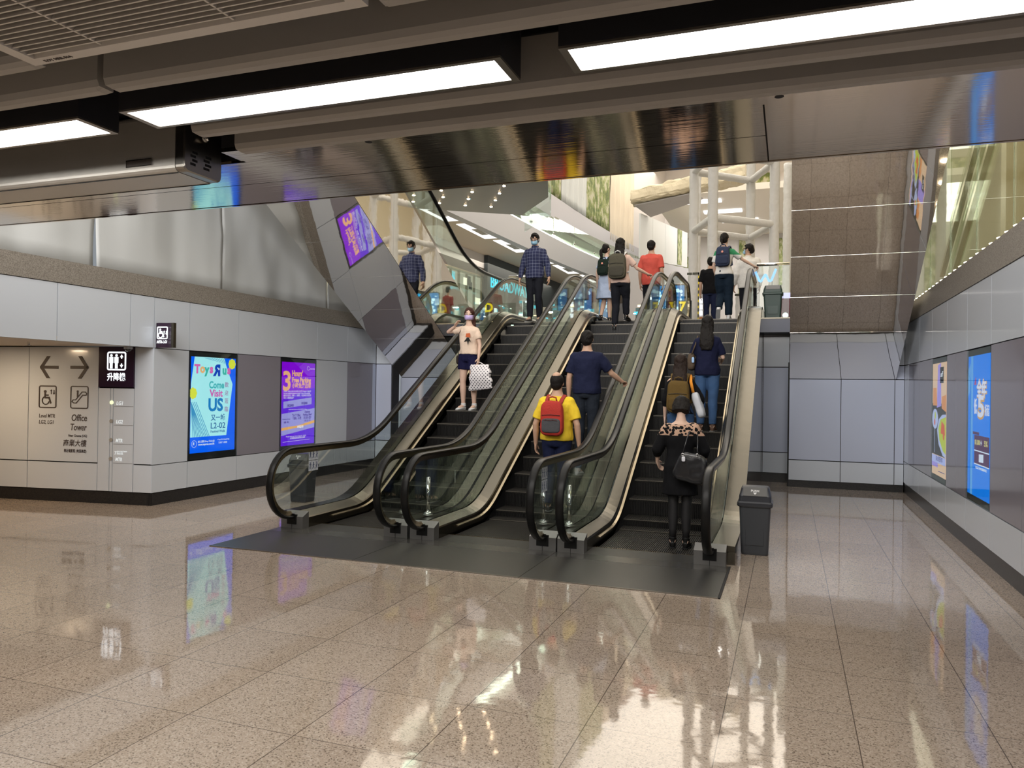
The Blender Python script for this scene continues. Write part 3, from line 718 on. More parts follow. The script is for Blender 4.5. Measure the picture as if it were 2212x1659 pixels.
# pictogram stickers on the newel glass
def sticker(x, y, z, s, label, w=.20, h=.26):
    t = thing('pictogram_sticker', label, 'sticker', (x, y, z)); P = PL((x, y, z), (1, 0, 0), (0, 0, 1)) if s == 'f' else PL((x-.008, y, z), (0, 1, 0), (0, 0, 1)) if s > 0 else PL((x-.008, y+w, z), (0, -1, 0), (0, 0, 1))
    if s != 'f' and s > 0: P = PL((x+.0075, y, z), (0, 1, 0), (0, 0, 1))
    a = MB(); b = MB()
    for i in range(3):
        for j in range(2):
            u, v = i*w/3, j*h/2; P.rect(a, u+.003, v+.004, u+w/3-.003, v+h/2-.004, .001, .001)
            cx, cy = u+w/6, v+h/4
            P.disc(b, cx, cy+.035, .008, .002, .001); P.line(b, [(cx, cy+.025), (cx, cy-.005)], .012, .002, .001)
            P.line(b, [(cx-.02, cy-.038), (cx, cy-.005), (cx+(.016 if (i+j) % 2 else .008), cy-.038)], .007, .002, .001); P.line(b, [(cx-.018, cy+.015-.01*i), (cx+.02, cy+.012)], .006, .002, .001)
    a.build('sticker_sheet', mat('sticker_white', (.55, .58, .64), .4), t); b.build('sticker_figures', mat('sticker_blue', (.02, .04, .12), .5), t)
sticker(-5.41, 7.78, .63, 1, 'white square pictogram sticker on the glass at the foot of the leftmost escalator')
sticker(-2.36, 7.40, .60, 1, 'white pictogram sticker on the glass at the foot between middle and right escalators')
# ================================================================ BINS
def rbox(mb, x, y, hx, hy, z, r=.03, n=4):
    P_ = []
    for sx, sy, st in ((1, 1, 0), (-1, 1, 1), (-1, -1, 2), (1, -1, 3)):
        for k in range(n+1):
            a = (st+k/n)*PI/2; P_.append((x+sx*(hx-r)+r*math.cos(a), y+sy*(hy-r)+r*math.sin(a), z))
    return P_
def pushbin(x, y, z, label, body, lid, rz=0, text=True, w=.155, d=.13, h=.69):
    t = thing('push_bin', label, 'bin', (x, y, z), rz)
    B_ = lambda hx, hy, zz, r=.03: rbox(None, x, y, hx, hy, z+zz*h/.69, r)
    mb = MB(); mb.rings([B_(w*.80, d*.80, 0), B_(w*.84, d*.84, .02), B_(w*.97, d*.97, .50)]); bo = mb.build('bin_body', body, t, bevel=.003)
    mb = MB(); mb.box((x-w*.55, y-d*.90-.001, z+.10*h/.69), (x+w*.55, y-d*.86, z+.42*h/.69)); mb.build('recessed_panel', body, bo, bevel=.002)
    mb = MB(); mb.rings([B_(w*1.06, d*1.06, .49), B_(w*1.10, d*1.10, .505), B_(w*1.10, d*1.10, .53), B_(w*1.03, d*1.03, .545)]); mb.build('rim', lid, t, bevel=.002)
    mb = MB(); mb.rings([B_(w*1.01, d*1.01, .54), B_(w*.98, d*.98, .60), B_(w*.86, d*.72, .675), B_(w*.80, d*.6, .69)]); li = mb.build('bin_lid', lid, t, bevel=.004)
    # sloped push flap on the front
    p0 = Vector((x, y-d*1.0, z+.60*h/.69)); p1 = Vector((x, y-d*.66, z+.684*h/.69)); v = (p1-p0).normalized()
    P = PL(p0-Vector((w*.8, 0, 0)), (1, 0, 0), v); L_ = (p1-p0).length
    mb = MB(); P.rect(mb, .01, .0, w*1.6-.01, L_, .004, .004); fl_ = mb.build('push_flap', mat('glossy_flap', (.10, .10, .10), .12, coat=1), t, bevel=.002)
    if text:
        mb = MB(); P.text(mb, 'PUSH', w*.8, L_*.48, .034, .0055, align='CENTER', bold=.02); P.poly(mb, [(w*.8-.018, L_*.40), (w*.8, L_*.16), (w*.8+.018, L_*.40)], .0055, .001)
        mb.build('push_lettering', mat('letter_white', (.75, .75, .75), .5), fl_)
    return t
pushbin(-.315, 8.27, 0, 'grey push lid bin on the floor at the right of the rightmost escalator', M['bin'], M['binlid'], w=.158, d=.14)
pushbin(-.30, 14.75, 2.995, 'dark green push lid bin at the edge of the upper floor', M['bingreen'], M['bingreen'], text=False, w=.165, d=.14, h=.62)
pushbin(-6.55, 9.30, 0, 'grey push lid bin seen through the glass at the foot of the leftmost escalator', M['bin'], M['binlid'], w=.158, d=.14)
# ================================================================ POSTERS
def lightbox(name, label, cat, P, w, h, face, builder, framecol=None, fs=.02, inset=(.05, .05, .07, .07)):
    t = thing(name, label, cat, tuple(P.p(w/2, 0, 0)))
    mb = MB(); d = .0
    P.rect(mb, 0.006, 0.006, w-.006, h-.006, -.012, .02); mb.build('box_frame', M['fixture'], t)
    l, r, b, tp = inset
    mb = MB(); P.rect(mb, l, b, w-r, h-tp, -.006, .004); fc = mb.build('poster_sheet', face, t)
    Q = PL(P.p(l, b, -.0055), P.u, P.v); builder(t, Q, w-l-r, h-b-tp)
    mb = MB(); P.rect(mb, 0.006, 0.006, w-.006, h-.006, .004, .003); mb.build('cover_glass', M['glass'], t)
    return t
def posterA(t, Q, w, h):
    X = lambda u: u*w; Y = lambda v: (1-v)*h
    E_ = {}
    def part(nm, col, s, fn, off):
        mb = MB(); fn(mb, off); mb.build(nm, emis('ink_'+nm, col, s), t)
    part('pale_field', (.42, .86, .93), 1.0, lambda m, o: Q.poly(m, [(X(.07), Y(0)), (X(.72), Y(0)), (X(.78), Y(.09)), (X(.93), Y(.28)), (X(.80), Y(.835)), (X(0), Y(.835)), (X(0), Y(.28))], o, .0003), .0006)
    def stripes(m, o):
        for i in range(14):
            x = .02+i*.035; a = max(0, x-.34); Q.poly(m, [(X(max(.0, x-.30)), Y(.47+.0*i+max(0, (i-8))*.0)), (X(max(0, x-.30)+.012), Y(.47)), (X(x+.012), Y(.835)), (X(x), Y(.835))], o, .0003) if x < .43 and i > 0 else None
        for i in range(12): Q.poly(m, [(X(.28+i*.04), Y(.005)), (X(.292+i*.04), Y(.005)), (X(.35+i*.04), Y(.02+.004*i)), (X(.338+i*.04), Y(.02+.004*i))], o, .0003)
    part('blue_stripes', (.05, .36, .72), .8, stripes, .0009)
    def flowers(m, o):
        for cx, cy, r in ((.91, .06, .085), (.04, .38, .09)):
            for k in range(8): Q.disc(m, X(min(.97, max(.02, cx+.6*r*math.cos(k*PI/4)))), Y(cy)+.6*r*w*math.sin(k*PI/4), r*w*.42, o+k*.00002, .0003, n=10)
            Q.disc(m, X(cx), Y(cy), r*w*.5, o+.0003, .0003)
    part('yellow_flowers', (.82, .85, .05), .9, flowers, .0010)
    pk, org, grn, blu = (.80, .14, .50), (.95, .50, .22), (.05, .52, .45), (.0, .06, .55)
    ls = .15*w
    def word(txt, cols, u, v, size, step, nm, flip=None, bold=.035):
        for i, ch in enumerate(txt):
            c = cols[i]; mb = MB(); Q.text(mb, ch, X(u+sum(step[:i]) if isinstance(step, list) else u+step*i), Y(v)+(.004 if i % 2 else -.004), size, .0018, bold=bold)
            mb.build(nm, emis('ink_%s_%d' % (nm, [pk, org, grn, blu].index(c)), c, .9), t)
    word('Toys', [pk, org, grn, pk], .07, .165, .175, [.118, .105, .105, .09], 'logo_letter', bold=.05)
    word('us', [grn, pk], .685, .17, .18, [.115, .1], 'logo_letter', bold=.05)
    mb = MB(); Q.text(mb, 'R', X(.475), Y(.19), .23, .0018, bold=.05, flip=True); mb.build('logo_letter', emis('ink_logo_blue', blu, .9), t)
    mb = MB(); cx, cy = X(.60), Y(.12); 
    Q.poly(mb, [(cx+(.022 if k % 2 == 0 else .009)*math.sin(k*PI/5), cy+(.022 if k % 2 == 0 else .009)*math.cos(k*PI/5)) for k in range(10)], .0029, .0004); mb.build('logo_star', emis('ink_white', (.9, .97, 1), 1.1), t)
    part('heading_come', (.05, .50, .55), .9, lambda m, o: Q.text(m, 'Come', X(.39), Y(.325), .145, o, bold=.03, fit=.34*w), .0018)
    part('heading_visit', (.72, .12, .52), .9, lambda m, o: Q.text(m, 'Visit', X(.40), Y(.415), .15, o, bold=.03, fit=.30*w), .0018)
    part('heading_us', (.0, .22, .62), .9, lambda m, o: Q.text(m, 'US', X(.38), Y(.565), .26, o, bold=.035, fit=.33*w), .0018)
    part('side_characters', (.45, .30, .55), .8, lambda m, o: [Q.text(m, c, X(.745), Y(.31+.088*i), .085, o, bold=.01) for i, c in enumerate('歡迎蒞臨')], .0018)
    part('address', (.02, .16, .45), .8, lambda m, o: (Q.text(m, '又一城', X(.44), Y(.665), .10, o, bold=.02, fit=.32*w), Q.text(m, 'L2-02', X(.44), Y(.755), .125, o, bold=.01, fit=.33*w), Q.text(m, 'Festival Walk', X(.44), Y(.80), .055, o, bold=.01, fit=.33*w)), .0018)
    part('footer_text', (.75, .86, 1), .9, lambda m, o: (Q.text(m, '網上購物 Shop Online@', X(.17), Y(.895), .038, o, fit=.36*w), Q.text(m, 'www.toysrus.com.hk', X(.17), Y(.925), .042, o, fit=.36*w, bold=.02), Q.text(m, 'f Toys R Us Hong Kong', X(.60), Y(.885), .03, o, fit=.27*w), Q.text(m, '2307 1888', X(.62), Y(.92), .038, o, fit=.2*w), Q.arc(m, X(.085), Y(.905), .05, .005, 0, 2*PI, o, .0004), Q.text(m, 'R', X(.055), Y(.915), .055, o, flip=True, bold=.02)), .0018)
lightbox('light_box_poster', 'glowing blue and white toy shop poster in the left wall, nearer to the lift sign', 'poster', PL((XL, 8.72, .555), (0, 1, 0), (0, 0, 1)), 1.04, 1.58, emis('poster_blue', (.0, .12, .98), 1.0), posterA, inset=(.05, .05, .10, .075))
def posterB(t, Q, w, h):
    X = lambda u: u*w; Y = lambda v: (1-v)*h
    def part(nm, col, s, fn, off=.0018):
        mb = MB(); fn(mb, off); mb.build(nm, emis('inkb_'+nm, col, s), t)
    part('violet_foot', (.13, .0, .85), .95, lambda m, o: Q.poly(m, [(0, 0), (X(1), 0), (X(1), Y(.30)), (0, Y(.45))], o, .0003), .0006)
    part('pale_panel', (.42, .38, .92), .9, lambda m, o: (Q.poly(m, [(X(.05), Y(.555)), (X(.05), Y(.475)), (X(.9), Y(.425)), (X(.9), Y(.51))], o, .0003), Q.poly(m, [(0, Y(.88)), (0, Y(.62)), (X(1), Y(.56)), (X(1), Y(.80))], o, .0003)), .0009)
    part('orange_ribbon', (.95, .45, .12), 1, lambda m, o: Q.poly(m, [(0, Y(.82)), (0, Y(.785)), (X(.5), Y(.765)), (X(1), Y(.71)), (X(1), Y(.745)), (X(.5), Y(.79))], o, .0003), .0012)
    org = (1, .48, .25)
    part('big_three', org, 1, lambda m, o: Q.text(m, '3', X(.03), Y(.335), .46, o, bold=.025, fit=.22*w))
    part('heading', org, 1, lambda m, o: (Q.text(m, "Hours'", X(.29), Y(.165), .135, o, bold=.04, fit=.32*w), Q.text(m, 'Free Parking', X(.29), Y(.24), .12, o, bold=.04, fit=.58*w), Q.text(m, '小時免費泊車', X(.29), Y(.305), .10, o, bold=.02, fit=.58*w)))
    part('small_print', (.85, .75, 1), .9, lambda m, o: (Q.text(m, 'Shoppers using a credit card, debit card, EPS, Octopus or AlipayHK', X(.05), Y(.355), .035, o, fit=.83*w), Q.text(m, 'for spend integrated amount can enjoy 3 hours of free parking*', X(.05), Y(.38), .035, o, fit=.8*w),
        Q.text(m, '顧客以信用卡、扣賬卡、易辦事、八達通或支付寶消費', X(.05), Y(.41), .04, o, fit=.83*w), Q.text(m, '可享三小時免費泊車*', X(.05), Y(.44), .04, o, fit=.3*w), Q.text(m, '*Each receipt amount must be HK$100 or above', X(.2), Y(.575), .026, o, fit=.55*w),
        Q.text(m, 'Please visit our Concierge for details', X(.14), Y(.90), .032, o, fit=.6*w), Q.text(m, '請到禮賓部查詢詳情及細則', X(.26), Y(.925), .035, o, fit=.45*w), Q.line(m, [(X(.05), Y(.955)), (X(.85), Y(.945))], .006, o, .0004), Q.arc(m, X(.78), Y(.065), .035, .006, .4, 6, o, .0004), Q.text(m, 'Festival Walk', X(.83), Y(.075), .028, o)))
    part('price_text', (.08, .02, .45), .8, lambda m, o: (Q.text(m, 'HK$400', X(.16), Y(.535), .06, o, bold=.03, fit=.19*w), Q.text(m, 'HK$800', X(.58), Y(.51), .06, o, bold=.03, fit=.19*w), Q.text(m, '"3+1" Offer', X(.31), Y(.655), .06, o, bold=.02, fit=.25*w), Q.text(m, '「3加1」優惠', X(.33), Y(.69), .055, o, bold=.02, fit=.25*w),
        Q.text(m, 'Daytime', X(.69), Y(.615), .05, o, bold=.03, fit=.17*w), Q.text(m, 'Parking Offer*', X(.64), Y(.65), .05, o, bold=.03, fit=.28*w), Q.text(m, '日泊優惠*', X(.66), Y(.69), .055, o, bold=.02, fit=.24*w), Q.text(m, 'HK$110', X(.68), Y(.725), .05, o, fit=.19*w), Q.text(m, 'Monday to Friday', X(.03), Y(.69), .03, o, fit=.22*w), Q.text(m, '星期一至五', X(.07), Y(.73), .035, o, bold=.02, fit=.15*w)))
    part('ribbon_price', (1, .9, .95), 1.1, lambda m, o: Q.text(m, 'HK$10', X(.47), Y(.795), .055, o, bold=.03, fit=.18*w), .0022)
lightbox('light_box_poster', 'glowing purple parking offer poster in the left wall, beside the escalator foot', 'poster', PL((XL, 10.82, .555), (0, 1, 0), (0, 0, 1)), 1.06, 1.58, emis('poster_purple', (.27, .0, .80), 1.0), posterB)
def posterC(t, Q, w, h):
    X = lambda u: u*w; Y = lambda v: (1-v)*h
    def part(nm, col, s, fn, off=.0018):
        mb = MB(); fn(mb, off); mb.build(nm, emis('inkc_'+nm, col, s), t)
    part('dark_table', (.03, .02, .015), .6, lambda m, o: Q.rect(m, 0, Y(.82), X(1), Y(.36), o, .0003), .0006)
    part('violet_haze', (.40, .30, .85), .9, lambda m, o: (Q.poly(m, [(X(.40), Y(.02)), (X(.62), Y(0)), (X(.66), Y(.38)), (X(.34), Y(.40))], o, .0003), Q.rect(m, 0, Y(.93), X(.45), Y(.89), o, .0003)), .0007)
    part('drink', (.80, .30, .10), .9, lambda m, o: (Q.poly(m, [(X(.05), Y(.38)), (X(.06), Y(.22)), (X(.30), Y(.22)), (X(.38), Y(.38))], o, .0003), Q.poly(m, [(X(.7), Y(.40)), (X(.7), Y(.3)), (X(1), Y(.28)), (X(1), Y(.43))], o, .0003)), .0010)
    part('black_tag', (.01, .01, .012), .5, lambda m, o: Q.rect(m, X(.56), Y(.18), X(.82), Y(.04), o, .0003), .0012)
    part('tag_script', (.85, .85, 1), 1, lambda m, o: Q.text(m, 'off', X(.6), Y(.125), .10, o, shear=.3, fit=.18*w), .0018)
    part('plates', (.50, .55, .90), .9, lambda m, o: (Q.disc(m, X(.22), Y(.50), .22*w, o, .0003, n=28, ry=.09*h), Q.poly(m, [(X(1), Y(.82)), (X(.8), Y(.81)), (X(.5), Y(.72)), (X(.38), Y(.60)), (X(.5), Y(.50)), (X(.75), Y(.455)), (X(1), Y(.45))], o, .0003), Q.line(m, [(X(.2), Y(.58)), (X(.2), Y(.80))], .02, o, .0003)), .0012)
    part('salad', (.55, .62, .03), .9, lambda m, o: (Q.poly(m, [(X(1), Y(.79)), (X(.82), Y(.77)), (X(.55), Y(.68)), (X(.48), Y(.58)), (X(.62), Y(.50)), (X(1), Y(.47))], o, .0003), Q.disc(m, X(.23), Y(.47), .05, o, .0003)), .0015)
    part('tomato', (.75, .10, .03), .9, lambda m, o: (Q.poly(m, [(X(.65), Y(.62)), (X(.70), Y(.51)), (X(.9), Y(.54)), (X(.95), Y(.63))], o, .0003), Q.disc(m, X(.2), Y(.53), .045, o, .0003), Q.disc(m, X(.85), Y(.64), .05, o, .0003)), .0018)
    part('caption_band', (.48, .52, .95), .9, lambda m, o: Q.rect(m, 0, Y(.89), X(1), Y(.825), o, .0003), .0014)
    part('caption_text', (.10, .08, .35), .7, lambda m, o: (Q.text(m, '美食薈萃', X(.3), Y(.87), .075, o, fit=.5*w), Q.line(m, [(X(.5), Y(.96)), (X(.95), Y(.955))], .01, o, .0003)), .0020)
lightbox('light_box_poster', 'glowing food photo poster in the right wall, nearest the far corner', 'poster', PL((XR, 11.78, .535), (0, -1, 0), (0, 0, 1)), 1.06, 1.61, emis('poster_food', (.85, .55, .38), .9), posterC)
def posterD(t, Q, w, h):
    X = lambda u: u*w; Y = lambda v: (1-v)*h
    def part(nm, col, s, fn, off=.0018):
        mb = MB(); fn(mb, off); mb.build(nm, emis('inkd_'+nm, col, s), t)
    part('pale_stripe', (.12, .42, .95), .9, lambda m, o: (Q.rect(m, X(.13), 0, X(.24), h, o, .0003), Q.poly(m, [(0, Y(.1)), (X(.12), Y(.05)), (X(.1), Y(.25)), (0, Y(.3))], o, .0003)), .0006)
    part('gold_shadow', (.75, .40, .12), .9, lambda m, o: (Q.text(m, '5', X(.47), Y(.435), .30, o, bold=.08, fit=.32*w), Q.text(m, '全年', X(.42), Y(.29), .20, o, bold=.05, fit=.46*w)), .0012)
    part('slogan', (.75, .75, .95), 1.0, lambda m, o: (Q.text(m, '5', X(.48), Y(.43), .30, o, bold=.03, fit=.28*w), Q.text(m, '全年', X(.42), Y(.285), .19, o, bold=.03, fit=.44*w), Q.text(m, '低', X(.30), Y(.405), .17, o, bold=.02, fit=.14*w), Q.text(m, '折起', X(.80), Y(.415), .12, o, bold=.02, fit=.19*w)), .0020)
    part('red_mark', (.55, .05, .25), .8, lambda m, o: Q.poly(m, [(X(.3), Y(.21)), (X(.37), Y(.15)), (X(.4), Y(.21))], o, .0003), .0015)
    part('plum_boxes', (.12, .02, .12), .7, lambda m, o: (Q.rect(m, X(.33), Y(.67), X(1), Y(.565), o, .0003), Q.rect(m, X(.33), Y(.765), X(1), Y(.678), o, .0003), Q.rect(m, X(.25), Y(.562), X(.55), Y(.543), o, .0003)), .0012)
    part('box_rules', (.75, .80, 1), 1, lambda m, o: (Q.rect(m, X(.33), Y(.678), X(1), Y(.67), o, .0003), Q.rect(m, X(.33), Y(.773), X(1), Y(.765), o, .0003), Q.text(m, '+', X(.62), Y(.635), .09, o, bold=.03), Q.poly(m, [(X(.55), Y(.75)), (X(.55), Y(.695)), (X(.75), Y(.69)), (X(.75), Y(.745))], o, .0003), Q.text(m, '指定消費滿即送', X(.4), Y(.80), .03, o, fit=.5*w)), .0016)
    part('box_text', (.75, .65, .25), .9, lambda m, o: (Q.text(m, '$1,000', X(.36), Y(.63), .07, o, bold=.02, fit=.24*w), Q.text(m, '5%', X(.78), Y(.63), .08, o, bold=.02, fit=.15*w)), .0016)
lightbox('light_box_poster', 'glowing bright blue sale poster in the right wall, nearest the camera', 'poster', PL((XR, 9.58, .535), (0, -1, 0), (0, 0, 1)), 1.06, 1.61, emis('poster_azure', (.0, .22, .95), 1.0), posterD)
# ================================================================ WALL SIGNS (alcove)
U = lambda d: -d
def signpart(nm, fn, label, cat, m=M['ink']):
    mb = MB(); fn(mb); return tag(mb.build(nm, m), label, cat)
def arrow(mb, x0, x1, xs, z, h):   # x0 tip, x1 tail
    s_ = 1 if x1 > x0 else -1; PA.line(mb, [(x0+s_*.02, z), (x1, z)], .042, .006, .006)
    for q in (1, -1): PA.poly(mb, [(x0, z), (x0+s_*.055, z), (x0+s_*.17, z+q*h), (x0+s_*.115, z+q*h)], .006, .006)
signpart('wall_arrow', lambda m: arrow(m, U(1.80), U(1.51), 0, 1.866, .155), 'dark arrow pointing left on the beige alcove wall', 'arrow sign')
signpart('wall_arrow', lambda m: arrow(m, U(1.01), U(1.29), 0, 1.868, .155), 'dark arrow pointing right on the beige alcove wall', 'arrow sign')
def wheelchair(mb, P, cx, cz, s, w=None, off=.006, th=.006):
    w = w or .018*s
    P.disc(mb, cx-.03*s, cz+.075*s, .02*s, off, th); P.line(mb, [(cx-.03*s, cz+.05*s), (cx-.03*s, cz-.01*s), (cx+.035*s, cz-.01*s), (cx+.062*s, cz-.085*s)], w*1.3, off, th)
    P.line(mb, [(cx-.03*s, cz+.025*s), (cx+.02*s, cz+.025*s)], w, off, th); P.arc(mb, cx-.02*s, cz-.05*s, .055*s, w*.75, 1.9, 6.0, off, th)
def updown(mb, P, cx, cz, s, off=.006, th=.006):
    for dx, q in ((-.022*s, 1), (.022*s, -1)):
        P.line(mb, [(cx+dx, cz-.028*s), (cx+dx, cz+.028*s)], .009*s, off, th); P.poly(mb, [(cx+dx-.018*s, cz+.01*q*s), (cx+dx, cz+.036*q*s), (cx+dx+.018*s, cz+.01*q*s)], off, th)
def s1(m): PA.rrect(m, U(1.808), 1.295, U(1.52), 1.61, .03, .016, .006, .006); wheelchair(m, PA, U(1.675), 1.45, 1.0); updown(m, PA, U(1.585), 1.52, 1.0)
signpart('wheelchair_lift_symbol', s1, 'dark wheelchair lift pictogram below the left arrow', 'pictogram')
def s2(m):
    PA.rrect(m, U(1.295), 1.295, U(1.008), 1.61, .03, .013, .006, .006)
    c = (U(1.15), 1.45); pts = [(-.10, -.055), (-.06, -.055), (.04, .055), (.095, .055)]
    up = [(a, b+.022) for a, b in pts]; dn = [(a+.01, b-.022) for a, b in pts]
    lo = [(c[0]+a, c[1]+b) for a, b in up+[(.115, .055)]+dn[::-1]+[(-.12, -.06)]+up[:1]]
    PA.line(m, lo, .011, .006, .006); PA.disc(m, c[0]-.03, c[1]+.085, .014, .006, .006); PA.line(m, [(c[0]-.03, c[1]+.065), (c[0]-.03, c[1]+.01)], .022, .006, .006)
signpart('escalator_symbol', s2, 'dark escalator pictogram below the right arrow', 'pictogram')
signpart('wall_lettering', lambda m: (PA.text(m, 'Level MTR', U(1.80), 1.16, .075, .002, shear=.15, bold=.01, fit=.26), PA.text(m, 'LG2, LG1', U(1.80), 1.075, .075, .002, shear=.15, bold=.01, fit=.24)), 'dark lettering Level MTR below the wheelchair pictogram', 'lettering')
signpart('wall_lettering', lambda m: (PA.text(m, 'Office', U(1.27), 1.125, .13, .002, shear=.15, bold=.015, fit=.245), PA.text(m, 'Tower', U(1.285), .995, .13, .002, shear=.15, bold=.015, fit=.26), ), 'dark lettering Office Tower below the escalator pictogram', 'lettering')
signpart('wall_lettering', lambda m: PA.text(m, 'Near Cinema (UG)', U(1.32), .905, .045, .002, shear=.15, bold=.02, fit=.30), 'small dark lettering Near Cinema (UG) below the words Office Tower', 'lettering')
signpart('wall_lettering', lambda m: PA.text(m, '商業大樓', U(1.395), .78, .10, .002, shear=.1, bold=.01, fit=.37), 'larger line of dark Chinese lettering on the alcove wall', 'lettering')
signpart('wall_lettering', lambda m: (PA.text(m, '鄰近電影院 (地面高層)', U(1.385), .69, .05, .002, bold=.015, fit=.36)), 'smaller lowest line of dark Chinese lettering on the alcove wall', 'lettering')
# lift sign
t = thing('lift_sign', 'plum black illuminated lift sign with white figures and Chinese lettering on the alcove wall', 'sign', tuple(PA.p(-.56, 1.6, 0)))
mb = MB(); PA.rect(mb, -.835, 1.60, -.285, 2.157, .025, .05); mb.build('sign_face', M['signdark'], t)
mb = MB(); PA.rrect(mb, -.70, 1.83, -.405, 2.085, .03, .02, .029, .003)
for x in (-.635, -.555): PA.disc(mb, x, 2.035, .018, .029, .003); PA.rect(mb, x-.03, 1.93, x+.03, 2.012, .029, .003); PA.rect(mb, x-.02, 1.855, x-.003, 1.93, .029, .003); PA.rect(mb, x+.003, 1.855, x+.02, 1.93, .029, .003)
for q, z in ((1, 2.01), (-1, 1.905)): PA.poly(mb, [(-.50, z), (-.475, z+.04*q), (-.45, z)], .029, .003); PA.rect(mb, -.483, z-.02 if q > 0 else z, -.467, z if q > 0 else z+.02, .029, .003)
mb.build('lift_symbol', M['signlit'], t)
mb = MB(); PA.text(mb, '升降機', -.695, 1.70, .115, .029, bold=.02, fit=.285); mb.build('sign_lettering', M['signlit'], t)
# floor indicator strip
t = thing('floor_indicator', 'slim lift floor indicator strip with four level names below the lift sign', 'sign', tuple(PA.p(-.56, .2, 0)))
mb = MB(); PA.rect(mb, -.655, .2, -.622, 1.585, -.010, .01); mb.build('indicator_channel', M['black'], t)
for z0, z1, c, s in ((.62, .88, (.16, .02, .6), .35), (.88, 1.13, (.03, .02, .10), .2), (1.13, 1.39, (.02, .06, .2), .3)):
    mb = MB(); PA.rect(mb, -.650, z0, -.627, z1, -.004, .004); mb.build('indicator_tube', emis('tube%.2f' % z0, c, s*2), t)
mb = MB(); PA.rect(mb, -.650, 1.39, -.627, 1.585, -.004, .004); PA.rect(mb, -.650, .53, -.627, .62, -.004, .004); PA.rect(mb, -.650, .2, -.627, .36, -.004, .004); mb.build('indicator_cap', M['granite_brown'], t)
for i, z in enumerate((1.39, 1.135, .877, .621)):
    mb = MB(); PA.disc(mb, -.638, z, .026, .01, .014); mb.build('level_button', emis('button_lit', (.85, .9, .5), 1.2) if i == 0 else mat('button_grey', (.35, .33, .30), .3), t)
mb = MB()
for z, s_ in ((1.36, 'LG1'), (1.105, 'LG2'), (.847, 'MTR'), (.59, 'MTR')): PA.text(mb, s_, -.565, z, .07, .002, shear=.2, bold=.02, fit=.105)
PA.text(mb, '7', -.585, .675, .07, .002, bold=.01); PA.text(mb, 'you are here', -.545, .715, .03, .002, bold=.02, fit=.16); PA.text(mb, '你在此', -.545, .68, .035, .002, bold=.01, fit=.10)
mb.build('level_lettering', emis('lit_letters', (.9, .9, .86), .75), t)
mb = MB()
for z in (1.335, 1.078, .82, .56): PA.rect(mb, -.60, z, -.30, z+.004, .001, .001)
mb.build('divider_lines', M['ink'], t)
# projecting wheelchair sign on the left wall
t = thing('projecting_sign', 'plum black illuminated wheelchair lift sign projecting from the left wall above the poster', 'sign', (XL, 8.18, 2.15))
q0 = Vector((-8.085, 8.10, 2.15)); P = PL((-8.085, 8.09, 2.145), (1, .05, 0), (0, 0, 1))
mb = MB(); n = 8; R = []
for k in range(n+1):
    u = .245*k/n; w_ = .012*math.sin(2*PI*k/n); a = P.p(u, 0, w_); b_ = P.p(u, .335, w_); R.append([a-P.n*.05, a, b_, b_-P.n*.05])
mb.rings(R); mb.build('sign_face', M['signdark'], t)
mb = MB(); P.rrect(mb, .03, .115, .205, .285, .02, .014, .02, .004); wheelchair(mb, P, .10, .20, .62, .014, .02, .004); updown(mb, P, .165, .20, .8, .02, .004); P.text(mb, 'MTR-LG1', .03, .06, .05, .02, bold=.03, fit=.17, shear=.2); mb.build('lit_symbol', M['signlit'], t)
mb = MB(); P.rect(mb, .248, .0, .285, .335, .0, .05); mb.build('side_cover', M['steel'], t)
# sprinkler and dome camera under the alcove soffit
t = thing('sprinkler', 'small sprinkler head under the alcove soffit at the left edge', 'sprinkler', (-9.0, 6.95, 2.162))
mb = MB(); mb.cyl((-9.0, 6.95), .018, 2.12, 2.165, n=12); mb.cyl((-9.0, 6.95), .035, 2.112, 2.118, n=12); mb.build('sprinkler_head', M['chrome'], t)
t = thing('dome_camera', 'small white dome camera under the soffit above the lift sign', 'camera', (-8.33, 7.86, 2.16))
mb = MB(); mb.cyl((-8.33, 7.86), .055, 2.115, 2.165, n=20); mb.build('housing', M['white'], t, bevel=.003); mb = MB(); mb.ell((-8.33, 7.86, 2.112), (.04, .04, .035)); mb.build('dome', mat('smoked_dome', (.01, .01, .012), .05, coat=1), t, smooth=True)
# ================================================================ UPPER MALL
TD = math.tan(math.radians(3.5)); dd = Vector((math.sin(math.radians(3.5)), math.cos(math.radians(3.5)), 0))
FP = PL((-10, 20, 0), dd, (0, 0, 1))
XC = lambda y: -7.81+(y-22.35)*TD+max(0, y-24)**2*.008
X3 = lambda y: -7.81+(y-22.35)*TD+max(0, y-26)**2*.004
w = MB(); abox(w, FP, -9, 22, 3, 6.3, -.3, -.05, 0); abox(w, FP, -9, 22, 5.72, 6.17, -.05, .02, 0); abox(w, FP, -9, 22, 5.45, 5.72, -.05, .03, 1)
struct(w.build('wall_shopfront', [M['wallw'], M['darkband']]))
